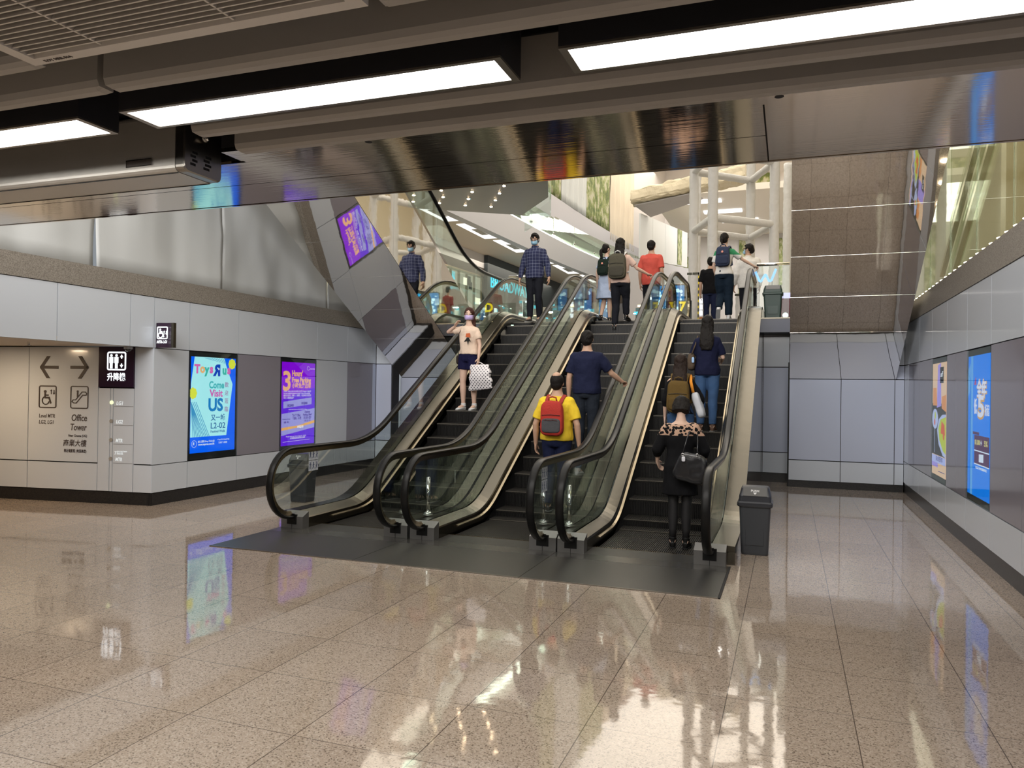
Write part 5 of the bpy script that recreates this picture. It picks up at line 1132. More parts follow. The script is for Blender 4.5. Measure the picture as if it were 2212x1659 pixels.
def person(label, loc, rz, H, sex='m', arms=None, legs=None, lean=0, headpitch=0, headyaw=0, top=None, bottom=None, hair='short', hairmat=None, shoes=None, skin=None, mask=None, stance=.085, barelegs=False, glasses=False, slim=1.0, hand_grip=()):
    t = thing('person', label, 'person', loc, rz); s = H/1.70
    skin = skin or SKIN; hm = hairmat or HAIR; T = MALE if sex == 'm' else FEM; sh = .168 if sex == 'm' else .140
    ca, sa = math.cos(lean), math.sin(lean)
    def B(p):   # torso space -> local, bend about the hip line
        x, y, z = p; 
        if z > .92: dz = z-.92; k = min(1, dz/.15); y2 = y*ca+dz*sa*k+y*0; z2 = .92+dz*ca-y*sa*k; y, z = (y2, z2)
        return Vector((x, y, z))
    HB = B((0, .005, 1.50)); hy, hp = headyaw, headpitch
    Rm = Matrix.Rotation(hy, 3, 'Z') @ Matrix.Rotation(-hp-lean*.5, 3, 'X')
    def Hd(p): return HB+Rm @ (Vector(p)-Vector((0, .005, 1.50)))
    S = lambda p: Vector(p)*s
    # --- joint positions
    J = {}
    for side, q in (('R', 1), ('L', -1)):
        so = B((q*sh, -.005, 1.358 if sex == 'm' else 1.338)); a = (arms or {}).get(side)
        if a is None: a = ((q*.055, -.02, -.275), (q*.065, .05, -.52), (0, .12, -1))
        el = so+Vector(a[0]); wr = so+Vector(a[1]); J[side] = (so, el, wr, Vector(a[2]).normalized())
        l = (legs or {}).get(side)
        hip = Vector((q*.085, 0, .88))
        if l is None: l = ((q*stance*1.02, .012, .47), (q*stance*1.05, -.02, .085), 0)
        J['l'+side] = (hip, Vector(l[0]), Vector(l[1]), l[2])
    # --- body
    mb = MB()
    R = []
    for z, rx, ry in T:
        c = B((0, .0 if z < 1.4 else .0+(z-1.4)*.08, z)); ring = []
        for k in range(20):
            a = 2*PI*k/20; p = B((rx*slim*math.cos(a), ry*slim*math.sin(a)+(.0 if z < 1.4 else (z-1.4)*.08), z)); ring.append(S(p))
        R.append(ring)
    mb.rings(R)
    mb.ell(S(Hd((0, -.008, 1.605))), (.074*s, .092*s, .098*s), n=20, m=14); mb.ell(S(Hd((0, .022, 1.545))), (.056*s, .066*s, .066*s)); mb.ell(S(Hd((0, .06, 1.508))), (.025*s, .025*s, .018*s))
    mb.ell(S(Hd((0, .093, 1.572))), (.012*s, .017*s, .020*s)); mb.ell(S(Hd((0, .086, 1.595))), (.010*s, .012*s, .024*s)); mb.ell(S(Hd((0, .078, 1.538))), (.023*s, .014*s, .010*s))
    for q in (1, -1): mb.ell(S(Hd((q*.075, -.005, 1.585))), (.011*s, .019*s, .030*s)); mb.ell(S(Hd((q*.031, .075, 1.612))), (.022*s, .012*s, .007*s))
    ua = .046 if sex == 'm' else .037
    for side, q in (('R', 1), ('L', -1)):
        so, el, wr, hd = J[side]
        mb.ell(S(so+Vector((-q*.015, 0, -.005))), (.058*s*(1 if sex == 'm' else .85),)*3)
        mb.tube([S(p) for p in (so, so*.5+el*.5, el)], [ua*1.08*s, ua*s, ua*.82*s], n=12); mb.ell(S(el), (ua*.83*s,)*3)
        mb.tube([S(p) for p in (el, el*.65+wr*.35, wr)], [ua*.84*s, ua*.86*s, ua*.56*s], n=12); mb.ell(S(wr), (ua*.57*s,)*3)
        # hand: flattened palm, four fingers, thumb
        fwd = hd; ref = Vector((q, 0, 0)) if abs(fwd.x) < .8 else Vector((0, 0, 1))
        if side in hand_grip: ref = Vector((0, 0, 1))
        nrm = (ref-fwd*ref.dot(fwd)).normalized()    # back of the hand
        sd = fwd.cross(nrm).normalized()              # across the palm
        if side in hand_grip:
            thumb = -q if True else q
            thumbdir = sd*(-1 if sd.dot(Vector((-q, 0, 0))) < 0 else 1)
        else: thumbdir = sd*(1 if sd.dot(Vector((0, 1, 0))) > 0 else -1)
        pc = wr+fwd*.045
        R = []
        for i, (d, wx, th) in enumerate(((0, .024, .019), (.03, .034, .016), (.065, .040, .014), (.088, .038, .012))):
            c = wr+fwd*d; R.append([S(c+thumbdir*wx*math.cos(2*PI*k/14)+nrm*th*math.sin(2*PI*k/14)) for k in range(14)])
        mb.rings(R)
        curl0 = .75 if side in hand_grip else .28
        for f_, (off, ln) in enumerate(((.029, .068), (.010, .078), (-.010, .072), (-.029, .056))):
            p = wr+fwd*.082+thumbdir*off; d = (fwd+thumbdir*off*2.2).normalized(); pts = [S(p)]; cu = 0
            for j in range(3):
                cu += curl0*(1+.15*f_); dr = (d*math.cos(cu)-nrm*math.sin(cu)); p = p+dr*ln*(.44, .31, .25)[j]; pts.append(S(p))
            mb.tube(pts, [.0088*s, .0085*s, .0078*s, .0066*s], n=8); mb.ell(pts[-1], (.0066*s,)*3, n=8, m=6)
        p = wr+fwd*.025+thumbdir*.026; d1 = (fwd*.7+thumbdir*.75-nrm*.25).normalized(); p1 = p+d1*.038; p2 = p1+(fwd*.95+thumbdir*.2-nrm*.4).normalized()*.034
        mb.tube([S(p), S(p1), S(p2)], [.0125*s, .0105*s, .008*s], n=8); mb.ell(S(p2), (.008*s,)*3, n=8, m=6)
        hip, kn, an, fp = J['l'+side]
        mb.tube([S(x) for x in (hip, hip*.5+kn*.5, kn)], [.086*s*slim, .074*s*slim, .052*s], n=14); mb.ell(S(kn), (.052*s,)*3)
        mb.tube([S(x) for x in (kn, kn*.68+an*.32, kn*.3+an*.7, an)], [.050*s, .055*s, .040*s, .033*s], n=14)
        J['f'+side] = (an, fp)
        fd = Vector((q*.12, math.cos(fp), -math.sin(fp))).normalized()
        mb.tube([S(an+Vector((0, 0, -.01))-fd*.035), S(an+fd*.05+Vector((0, 0, -.035))), S(an+fd*.13+Vector((0, 0, -.052)))], [.036*s, .036*s, .026*s], n=10)
    body = remesh('body', mb, skin, t, .0068*s, 3)
    # --- eyes, brows
    e = MB()
    for q in (1, -1): e.ell(S(Hd((q*.031, .0795, 1.598))), (.014*s, .007*s, .0065*s), n=10, m=6)
    eo = local(e, 'eyes', mat('eye_white', (.7, .7, .68), .3), t, True)
    e = MB()
    for q in (1, -1): e.ell(S(Hd((q*.031, .0855, 1.598))), (.006*s, .003*s, .006*s), n=8, m=6); e.ell(S(Hd((q*.033, .083, 1.622))), (.017*s, .006*s, .004*s), n=8, m=6)
    local(e, 'brows', hm, t, True)
    # --- hair
    h = MB()
    h.ell(S(Hd((0, -.020, 1.618))), (.086*s, .098*s, .100*s), n=20, m=14)
    h.ell(S(Hd((0, -.045, 1.575))), (.076*s, .066*s, .075*s))
    if hair == 'short':
        for q in (1, -1): h.ell(S(Hd((q*.068, .010, 1.618))), (.016*s, .030*s, .040*s))
        h.ell(S(Hd((0, .030, 1.678))), (.058*s, .052*s, .028*s))
    elif hair == 'balding':
        pass
    elif hair == 'long':
        R = []
        for z, rx, y, ry in ((1.66, .085, -.03, .07), (1.58, .092, -.045, .065), (1.50, .095, -.06, .06), (1.42, .10, -.085, .05), (1.34, .105, -.115, .042), (1.26, .098, -.125, .036), (1.19, .075, -.125, .028)):
            c = Hd((0, y, z)) if z > 1.48 else Hd((0, y, 1.5)).lerp(B((0, y-.02, z)), min(1, (1.5-z)/.1)); R.append([S(c+Vector((rx*math.cos(2*PI*k/18)*(1+.06*math.sin(k*5+z*30)), ry*math.sin(2*PI*k/18), 0))) for k in range(18)])
        h.rings(R)
    elif hair == 'side_long':
        R = []
        for z, x, rx, y, ry in ((1.66, 0, .082, -.03, .075), (1.58, -.01, .088, -.03, .07), (1.50, -.03, .080, -.035, .062), (1.42, -.05, .066, -.03, .055), (1.34, -.055, .050, -.01, .042), (1.28, -.055, .034, .0, .03)):
            c = Hd((x, y, z)); R.append([S(c+Vector((rx*math.cos(2*PI*k/18)*(1+.06*math.sin(k*5+z*30)), ry*math.sin(2*PI*k/18), 0))) for k in range(18)])
        h.rings(R)
    elif hair == 'pony':
        h.tube([S(Hd(p)) for p in ((0, -.105, 1.60), (.0, -.145, 1.56), (.0, -.15, 1.48), (.012, -.14, 1.40), (.02, -.135, 1.34))], [.022*s, .034*s, .036*s, .030*s, .014*s], n=10)
    elif hair == 'bun':
        h.ell(S(Hd((.0, -.115, 1.565))), (.038*s, .036*s, .036*s)); h.tube([S(Hd(p)) for p in ((0, -.12, 1.56), (.0, -.13, 1.50), (.0, -.12, 1.46))], [.03*s, .02*s, .012*s], n=8)
    elif hair == 'bob':
        R = []
        for z, rx, y, ry in ((1.66, .088, -.03, .08), (1.58, .100, -.04, .078), (1.53, .103, -.045, .072), (1.49, .095, -.05, .062)):
            R.append([S(Hd((rx*math.cos(2*PI*k/18), y+ry*math.sin(2*PI*k/18), z))) for k in range(18)])
        h.rings(R)
    ho = remesh('hair', h, hm, t, .007*s, 2, noise_amp=.008 if hair != 'balding' else .002, nscale=22)
    if hair == 'balding':
        b = MB(); b.ell(S(Hd((0, -.030, 1.668))), (.060*s, .070*s, .0575*s)); local(b, 'bald_crown', skin, ho, True)
    # --- top
    def sleeve(g, side, ext, r0, r1):
        so, el, wr, hd = J[side]
        pts = [so+Vector((-(1 if side == 'R' else -1)*.02, 0, .0)), so.lerp(el, .5)]; rs = [r0*1.1, r0]
        if ext <= 1: pts.append(so.lerp(el, ext)); rs.append(r1)
        else: pts += [el, el.lerp(wr, (ext-1)*.5), el.lerp(wr, ext-1)]; rs += [r0*.9, (r0+r1)/2*.95, r1]
        g.tube([S(p) for p in pts], [r*s for r in rs], n=14); g.ell(S(so+Vector((-(1 if side == 'R' else -1)*.012, 0, -.012))), (r0*1.04*s,)*3)
        if ext > 1: g.ell(S(el), (r0*.92*s,)*3)
    if top:
        g = MB(); hem, slv, infl, m_ = top['hem'], top['sleeve'], top.get('fit', .02), top['mat']; neck = top.get('neck', 1.43)
        prof = [(hem, None)]+[(z, 1) for z, _, _ in T if z > hem+.02 and z < neck-.005]+[(neck, None)]
        def rad(z):
            for (z0, a0, b0), (z1, a1, b1) in zip(T[:-1], T[1:]):
                if z0 <= z <= z1: q = (z-z0)/(z1-z0); return a0+(a1-a0)*q, b0+(b1-b0)*q
            return T[0][1:] 
        R = []
        for z, _ in prof:
            rx, ry = rad(max(z, .82)); f_ = infl if z < 1.38 else infl*.5
            if top.get('loose') and z < 1.3: rx = max(rx, T[4][1]*.93+ (0)); ry = max(ry, T[4][2]*.98)
            if z < .85 and top.get('flare'): rx += top['flare']*(.85-z); ry += top['flare']*(.85-z)*.7
            R.append([S(B(((rx+f_)*slim*math.cos(2*PI*k/24), (ry+f_)*slim*math.sin(2*PI*k/24), z))) for k in range(24)])
        g.rings(R)
        for side in 'RL':
            if slv: sleeve(g, side, slv, (.062 if sex == 'm' else .052)*top.get('sl', 1), (.058 if sex == 'm' else .048)*top.get('sl', 1) if slv <= 1 else .042)
        to = remesh(top.get('name', 'shirt'), g, m_, t, .0095*s, 4, noise_amp=top.get('wr', .011), nscale=8, seed=H*7)
        if top.get('collar'):
            c = MB(); R = []
            for z, r in ((1.425, .078), (1.445, .070), (1.465, .068)): R.append([S(B((r*1.02*math.cos(2*PI*k/20), .006+r*.98*math.sin(2*PI*k/20), z))) for k in range(20)])
            c.rings(R); local(c, 'collar', m_, to, True)
    # --- bottom
    if bottom:
        g = MB(); kind, m_ = bottom['kind'], bottom['mat']
        if kind in ('trousers', 'jeans', 'shorts'):
            R = []
            for z, rx, ry in ((1.02, T[2][1]+.016, T[2][2]+.016), (.92, T[1][1]+.020, T[1][2]+.020), (.84, .168, .122), (.80, .15, .105)):
                R.append([S(B((rx*slim*math.cos(2*PI*k/20), ry*slim*math.sin(2*PI*k/20), z))) for k in range(20)])
            g.rings(R)
            for side in 'RL':
                hip, kn, an, fp = J['l'+side]; w = bottom.get('w', 1)
                if kind == 'shorts': g.tube([S(hip), S(hip.lerp(kn, .35)), S(hip.lerp(kn, bottom.get('len', .55)))], [.102*s, .100*s, .100*s], n=16)
                else:
                    g.tube([S(x) for x in (hip, hip.lerp(kn, .5), kn, kn.lerp(an, .4), an+Vector((0, 0, .01)))], [.100*s*slim, .088*s*w, .068*s*w, .066*s*w, .056*s*w], n=16); g.ell(S(kn), (.068*s*w,)*3)
            remesh(kind, g, m_, t, .0095*s, 4, noise_amp=.009, nscale=8, seed=H*3)
        else:
            R = []
            for z, rx, ry in ((1.03, T[2][1]+.012, T[2][2]+.012), (.92, T[1][1]+.018, T[1][2]+.018), (.80, .178, .132), (bottom.get('z', .55), .165+bottom.get('flare', 0), .13+bottom.get('flare', 0)*.6)):
                R.append([S(B((rx*math.cos(2*PI*k/24), ry*math.sin(2*PI*k/24), z))) for k in range(24)])
            g.rings(R); remesh('skirt', g, m_, t, .0095*s, 4, noise_amp=.008, seed=H*3)
    # --- shoes
    if shoes:
        for side, q in (('R', 1), ('L', -1)):
            an, fp = J['f'+side]; fd = Vector((q*.12, math.cos(fp), -math.sin(fp))).normalized(); up = Vector((0, math.sin(fp), math.cos(fp)))
            c = an+fd*.045-up*.048; g = MB(); R = []
            for d, wx, h_ in ((-.095, .020, .045), (-.08, .034, .058), (-.02, .037, .056), (.05, .043, .040), (.11, .040, .030), (.145, .022, .020)):
                p = c+fd*d-up*(.034-h_*.5); sx = Vector((1, -q*.12, 0)).normalized(); R.append([S(p+sx*wx*math.cos(2*PI*k/12)+up*h_*.62*math.sin(2*PI*k/12)) for k in range(12)])
            g.rings(R); g.tube([S(an+Vector((0, 0, .03))), S(an-Vector((0, 0, .03)))], [.042*s, .046*s], n=12)
            so_ = remesh('shoe', g, shoes, t, .006*s, 2)
            g = MB(); R = []
            for d, wx in ((-.097, .018), (-.08, .036), (.05, .045), (.11, .042), (.15, .022)):
                p = c+fd*d-up*.034; sx = Vector((1, -q*.12, 0)).normalized(); R.append([S(p+sx*wx*a_-up*.012*b_) for a_, b_ in ((-1, 0), (-1, 1), (1, 1), (1, 0))])
            g.rings(R); local(g, 'sole', mat('shoe_sole', (.35, .35, .34), .6) if shoes != M['rubber'] else M['black'], so_)
    # --- mask, glasses
    if mask:
        g = MB(); vs = []; nx, nz = 12, 8
        for i in range(nx+1):
            for j in range(nz+1):
                a = (-1+2*i/nx)*1.12; z = 1.505+.078*j/nz; r = .082+.014*math.sin(PI*j/nz); y = .012+r*math.cos(a)*1.02; x = .074*math.sin(a)*(1 if j > 2 else .86+.05*j)
                y += .016*max(0, 1-abs(x)/.03)*math.sin(PI*j/nz); vs.append(S(Hd((x, y, z))))
        fs = [(i*(nz+1)+j, (i+1)*(nz+1)+j, (i+1)*(nz+1)+j+1, i*(nz+1)+j+1) for i in range(nx) for j in range(nz)]
        g.add(vs, fs); o = local(g, 'face_mask', mask, t, True); md = o.modifiers.new('s', 'SOLIDIFY'); md.thickness = .003; md.offset = 1
        g = MB()
        for q in (1, -1):
            for z in (1.51, 1.58): g.tube([S(Hd((q*.068, .045, z))), S(Hd((q*.082, .01, 1.585)))], .0015*s, n=6)
        local(g, 'ear_loops', mask, o)
    if glasses:
        g = MB()
        for q in (1, -1):
            pts = [S(Hd((q*.032+.022*math.cos(2*PI*k/16), .096, 1.597+.017*math.sin(2*PI*k/16)))) for k in range(17)]; g.tube(pts, .002*s, n=6, cap=False); g.tube([S(Hd((q*.054, .094, 1.60))), S(Hd((q*.08, .0, 1.60)))], .002*s, n=6)
        g.tube([S(Hd((-.01, .098, 1.60))), S(Hd((.01, .098, 1.60)))], .002*s, n=6); local(g, 'glasses', M['fixture'], t)
    t['s'] = s
    return t, J, B, s
def world(t, p):
    return t.matrix_basis @ Vector(p) if False else Matrix.Translation(t.location) @ Matrix.Rotation(t.rotation_euler.z, 4, 'Z') @ Vector(p)
def superbox(mb, c, h, e=.35, n=20, m=12, rot=None, taper=0, bulge=0):
    R = []
    sg = lambda v, p: math.copysign(abs(v)**p, v)
    for i in range(m+1):
        th = -PI/2+PI*(i+.03*(1 if i == 0 else -1 if i == m else 0))/m; ring = []
        for j in range(n):
            ph = 2*PI*j/n; z = sg(math.sin(th), e); k = 1+taper*z
            q = Vector((h[0]*sg(math.cos(th), e)*sg(math.cos(ph), e)*k, h[1]*sg(math.cos(th), e)*sg(math.sin(ph), e)*k, h[2]*z))
            if rot is not None: q = rot @ q
            ring.append(Vector(c)+q)
        R.append(ring)
    mb.rings(R)
def backpack(owner, label, m1, m2, w=.15, h=.21, d=.065, zc=1.20, badge=None, two=False, straps=None, y0=-.135, lean=0, logo=None):
    """m1 main cloth, m2 second colour; hangs on the owner's back (figures face local +y)"""
    t = thing('backpack', label, 'backpack', owner.location, owner.rotation_euler.z); s = owner['s']; S = lambda p: Vector(p)*s
    rot = Matrix.Rotation(-lean, 3, 'X'); c = Vector((0, y0-d-.01, zc))
    if lean: c = Vector((0, .0, .92))+rot @ (c-Vector((0, 0, .92)))
    g = MB(); superbox(g, S(c), S((w, d, h)), .45, rot=rot, taper=-.07); b = remesh('main_pouch', g, m1, t, .009, 2, noise_amp=.006, nscale=8)
    q = lambda x, y, z: S(c+rot @ Vector((x, y, z)))
    g = MB(); superbox(g, q(0, -d*.75, -h*.42), S((w*.84, d*.5, h*.42)), .45, rot=rot); remesh('front_pocket', g, m2, t, .009, 2, noise_amp=.003)
    g = MB(); g.tube([q(-.05, d*.3, h*.95), q(-.045, d*.1, h*1.16), q(0, 0, h*1.22), q(.045, d*.1, h*1.16), q(.05, d*.3, h*.95)], .010*s, n=8); local(g, 'carry_handle', straps or m2, t, True)
    for k in (1, -1):
        sx = .085; pts = [q(k*sx, d*.7, h*.80), S((k*.095, -.10, 1.395)), S((k*.105, -.02, 1.44)), S((k*.105, .07, 1.40)), S((k*.105, .125, 1.28)), S((k*.125, .08, 1.12)), S((k*.15, -.05, 1.05))]
        if lean: pts = [pts[0]]+[S(Vector((0, 0, .92))+rot @ (p/s-Vector((0, 0, .92)))) for p in pts[1:]]
        g = MB(); g.tube(pts, .026*s, n=10, flat=.32, ref=(0, 1, 0.01)); local(g, 'shoulder_strap', straps or m1, t, True)
    g = MB(); g.tube([q(-w*.8, -d*1.02, h*.16), q(0, -d*1.16, h*.2), q(w*.8, -d*1.02, h*.16)], .004*s, n=6); local(g, 'zip', M['black'], b)
    if badge: g = MB(); g.ell(q(0, -d*1.06, h*.42), S((.022, .006, .022)), n=14, m=6, rot=rot); local(g, 'round_badge', badge, b, True)
    if logo: 
        P = PL(q(-w*.6, -d*1.32, -h*.12), (1, 0, 0), (0, 0, 1)); g = MB()
        P.line(g, [(0, 0), (.03*s, .006), (.07*s, .0), (.12*s, .005), (.17*s, 0)], .010*s, .003, .003); local(g, 'chest_lettering', logo, b)
    return t
fab = lambda n, c, r=.85: mat(n, c, r, bump=.55, bscale=14, var=.12, vscale=5, spec=.15)
NAVY = fab('navy_cotton', (.013, .016, .042)); YEL = fab('yellow_cotton', (.80, .56, .04)); BLK = fab('black_cotton', (.006, .006, .007)); JEAN = mat('blue_denim', (.035, .085, .19), .8, var=.3, vscale=9)
TROU = fab('dark_trousers', (.012, .013, .018)); RED = fab('coral_red_cotton', (.62, .10, .075)); PALEB = fab('pale_blue_cotton', (.42, .50, .66)); WHT = fab('white_cotton', (.72, .70, .66)); CREAM = fab('cream_cotton', (.72, .56, .44)); TAN = fab('blush_cotton', (.70, .50, .42))
SHOEW = mat('white_shoe', (.6, .6, .6), .5)
MBLUE = mat('mask_blue', (.32, .55, .72), .7); MLIL = mat('mask_lilac', (.52, .42, .72), .7)
def twotone(name, c1, c2, zsplit):
    m, nt, b = NT(name); N, L = nt.nodes, nt.links; tc = N.new('ShaderNodeTexCoord'); sp = N.new('ShaderNodeSeparateXYZ'); L.new(tc.outputs['Object'], sp.inputs[0])
    g = N.new('ShaderNodeMath'); g.operation = 'GREATER_THAN'; g.inputs[1].default_value = zsplit; L.new(sp.outputs[2], g.inputs[0])
    mx = N.new('ShaderNodeMix'); mx.data_type = 'RGBA'; L.new(g.outputs[0], mx.inputs[0]); mx.inputs[6].default_value = (*c1, 1); mx.inputs[7].default_value = (*c2, 1); L.new(mx.outputs[2], b.inputs[0]); b.inputs['Roughness'].default_value = .85; return m
def lace(zs):
    m, nt, b = NT('lace_top_black'); N, L = nt.nodes, nt.links; tc = N.new('ShaderNodeTexCoord'); v = N.new('ShaderNodeTexVoronoi'); v.inputs['Scale'].default_value = 27; L.new(tc.outputs['Object'], v.inputs[0]); lt = N.new('ShaderNodeMath'); lt.operation = 'GREATER_THAN'; lt.inputs[1].default_value = .50; L.new(v.outputs['Distance'], lt.inputs[0])
    sp = N.new('ShaderNodeSeparateXYZ'); L.new(tc.outputs['Object'], sp.inputs[0]); g = N.new('ShaderNodeMath'); g.operation = 'GREATER_THAN'; g.inputs[1].default_value = zs; L.new(sp.outputs[2], g.inputs[0]); a = N.new('ShaderNodeMath'); a.operation = 'MULTIPLY'; L.new(lt.outputs[0], a.inputs[0]); L.new(g.outputs[0], a.inputs[1])
    mx = N.new('ShaderNodeMix'); mx.data_type = 'RGBA'; L.new(a.outputs[0], mx.inputs[0]); mx.inputs[6].default_value = (.006, .006, .007, 1); mx.inputs[7].default_value = (.48, .31, .22, 1); L.new(mx.outputs[2], b.inputs[0]); b.inputs['Roughness'].default_value = .85; b.inputs['Specular IOR Level'].default_value = .15; return m
# 1 plaid shirt man, descending, faces the camera
person('man in a dark blue plaid shirt and blue mask atop the left escalator', (-4.77, 14.38, 3.0), PI, 1.74, 'm', arms={'R': ((.085, .0, -.275), (.125, .045, -.53), (0.05, .1, -1)), 'L': ((-.085, .0, -.275), (-.13, .045, -.53), (-.05, .1, -1))}, legs={'R': ((.075, .05, .50), (.07, .06, .085), .1), 'L': ((-.085, .03, .47), (-.085, -.06, .085), 0)}, headpitch=.38,
       top=dict(name='plaid_shirt', hem=.83, sleeve=1.92, mat=plaid('plaid_cotton'), collar=True, fit=.028, sl=1.05), bottom=dict(kind='trousers', mat=TROU), shoes=mat('dark_shoe', (.02, .015, .012), .4), mask=MBLUE, glasses=True)
# 2 woman with the dotted bag
w2, J2, B2, s2 = person('woman in cream blouse, navy shorts and lilac mask, one hand at her ear', (-4.92, 11.47, 1.302), PI-.12, 1.66, 'f', arms={'R': ((.235, .06, -.03), (.080, .11, .055), (-.55, .0, .8)), 'L': ((-.075, .02, -.26), (-.10, .10, -.48), (-.02, .25, -1))}, headyaw=.42, headpitch=.06, stance=.10,
       top=dict(name='blouse', hem=.93, sleeve=.62, mat=CREAM, fit=.03, loose=True, sl=1.15, neck=1.40), bottom=dict(kind='shorts', mat=fab('navy_shorts', (.010, .010, .040)), len=.50), hair='side_long', hairmat=HAIRB, shoes=SHOEW, skin=SKIN2, mask=MLIL)
g = MB(); P = PL((.02*s2, .150*s2, 1.20*s2), (-1, 0, 0), (0, 0, 1)); P = PL((0, 0, 0), (-1, 0, 0), (0, 0, 1))
mb = MB(); Pq = PL(Vector((-.02, .146, 1.13))*s2, (-1, 0, 0), (0, 0, 1)); Pq.poly(mb, [(0, .08), (.085, .07), (.08, .14), (.01, .135)], .008, .006); mb1 = local(mb, 'printed_patch', fab('orange_print', (.55, .13, .05)), w2)
mb = MB(); Pq.poly(mb, [(-.03, .0), (.03, .07), (.06, .065), (.10, .0), (.06, .02), (.045, -.05), (.03, .02)], .010, .006); local(mb, 'printed_figure', fab('black_print', (.02, .02, .02)), mb1)
# dotted bag held in her left hand (image right)
wrw = J2['L'][2]*s2
bag = thing('shopping_bag', 'white plastic shopping bag with black dots held by the woman in the cream blouse', 'bag', w2.location, w2.rotation_euler.z)
hx, hy_, hz = (wrw+J2['L'][3]*.085*s2)
g = MB(); R = []
for i in range(13):
    z = hz-.02-.40*i/12; wv = .015*math.sin(i*1.3); hw = .165+.05*(i/12); th = .018+.05*math.sin(PI*min(1, i/11)); R.append([(hx-.05+wv+hw*math.copysign(abs(math.cos(a))**.5, math.cos(a))-.02*(i/12), hy_+th*math.copysign(abs(math.sin(a))**.7, math.sin(a))+.02, z-.03*math.cos(a)*(i/12)) for a in [2*PI*k/24 for k in range(24)]])
g.rings(R)
def dots():
    m, nt, b = NT('dotted_plastic'); N, L = nt.nodes, nt.links; tc = N.new('ShaderNodeTexCoord'); mp = N.new('ShaderNodeMapping'); mp.inputs['Scale'].default_value = (25, .001, 25); mp.inputs['Rotation'].default_value = (0, .78, 0); L.new(tc.outputs['Object'], mp.inputs[0])
    v = N.new('ShaderNodeTexVoronoi'); v.inputs['Scale'].default_value = 1; v.inputs['Randomness'].default_value = 0; L.new(mp.outputs[0], v.inputs[0]); lt = N.new('ShaderNodeMath'); lt.operation = 'LESS_THAN'; lt.inputs[1].default_value = .24; L.new(v.outputs['Distance'], lt.inputs[0])
    mx = N.new('ShaderNodeMix'); mx.data_type = 'RGBA'; L.new(lt.outputs[0], mx.inputs[0]); mx.inputs[6].default_value = (.78, .74, .74, 1); mx.inputs[7].default_value = (.015, .015, .03, 1); L.new(mx.outputs[2], b.inputs[0]); b.inputs['Roughness'].default_value = .35; return m
bb = local(g, 'bag_body', dots(), bag, True)
g = MB(); g.tube([(hx-.13, hy_+.02, hz-.03), (hx-.05, hy_+.01, hz+.012), (hx+.0, hy_, hz+.02), (hx+.03, hy_+.01, hz-.03)], .007, n=8); local(g, 'bag_handle', mat('white_plastic', (.78, .74, .74), .35), bag, True)
# small shoulder bag strap and pouch
sbg = thing('shoulder_bag', 'small dark shoulder bag at the hip of the woman in the cream blouse', 'bag', w2.location, w2.rotation_euler.z)
g = MB(); superbox(g, Vector((.185, .0, .84))*s2, (.03, .07, .075), .5); remesh('pouch', g, fab('dark_bag', (.03, .022, .02)), sbg, .006, 2)
g = MB(); g.tube([Vector(p)*s2 for p in ((.185, .03, .92), (.165, .10, 1.10), (.125, .13, 1.26), (.10, .075, 1.37), (.10, -.02, 1.40), (.12, -.12, 1.3), (.18, -.1, 1.05), (.19, -.03, .92))], .005, n=6); local(g, 'thin_strap', fab('dark_bag', (.03, .022, .02)), sbg, True)
# 3 yellow shirt man with the red backpack
w3, J3, B3, s3 = person('balding man in a yellow polo shirt standing low on the middle escalator', (-2.80, 9.42, .101), 0.0, 1.75, 'm', arms={'R': ((.10, -.02, -.28), (.115, .03, -.53), (0, .1, -1)), 'L': ((-.10, -.02, -.28), (-.115, .04, -.53), (0, .1, -1))}, headyaw=0,
       top=dict(name='polo_shirt', hem=.88, sleeve=.78, mat=YEL, collar=True, fit=.03, sl=1.22), bottom=dict(kind='trousers', mat=fab('dark_blue_trousers', (.012, .016, .045))), hair='balding', shoes=mat('dark_shoe', (.02, .015, .012), .4), slim=1.10)
bp3 = backpack(w3, 'red and grey backpack on the man in the yellow shirt', M['red'], fab('grey_cloth', (.075, .075, .08)), w=.145, h=.215, d=.06, zc=1.16, straps=fab('red_strap', (.36, .05, .04)), logo=fab('dark_letter', (.10, .05, .05)))
# 4 navy t-shirt man
person('man in a plain navy T-shirt, one hand on the right handrail of the middle escalator', (-2.68, 10.46, .702), 0, 1.78, 'm', arms={'R': ((.15, .08, -.22), (.27, .22, -.33), (.25, .95, -.1)), 'L': ((-.07, -.02, -.28), (-.085, .03, -.53), (0, .1, -1))}, hand_grip=('R',),
       top=dict(name='tee_shirt', hem=.86, sleeve=.80, mat=NAVY, fit=.034, sl=1.2), bottom=dict(kind='jeans', mat=fab('slate_jeans', (.02, .025, .035))), hair='short', shoes=M['rubber'])
# 5 girl in the pale blue dress
w5, *_ = person('girl in a pale blue school dress with a ponytail atop the middle escalator', (-3.45, 14.9, 3.0), -.15, 1.56, 'f', arms={'L': ((-.06, -.02, -.26), (-.07, .03, -.49), (0, .1, -1)), 'R': ((.06, -.02, -.26), (.07, .03, -.49), (0, .1, -1))}, headyaw=-.5, legs={'R': ((.07, .05, .47), (.08, .02, .085), 0), 'L': ((-.06, .06, .49), (-.06, -.13, .13), .5)},
       top=dict(name='school_dress', hem=.52, sleeve=.6, mat=PALEB, fit=.022, flare=.16), hair='pony', shoes=M['rubber'], skin=SKIN2)
backpack(w5, 'small dark green backpack with a round badge on the girl in the pale blue dress', fab('forest_cloth', (.014, .024, .018)), fab('forest_cloth2', (.012, .020, .016)), w=.125, h=.175, d=.055, zc=1.18, badge=mat('badge_orange', (.75, .30, .22), .5), y0=-.125)
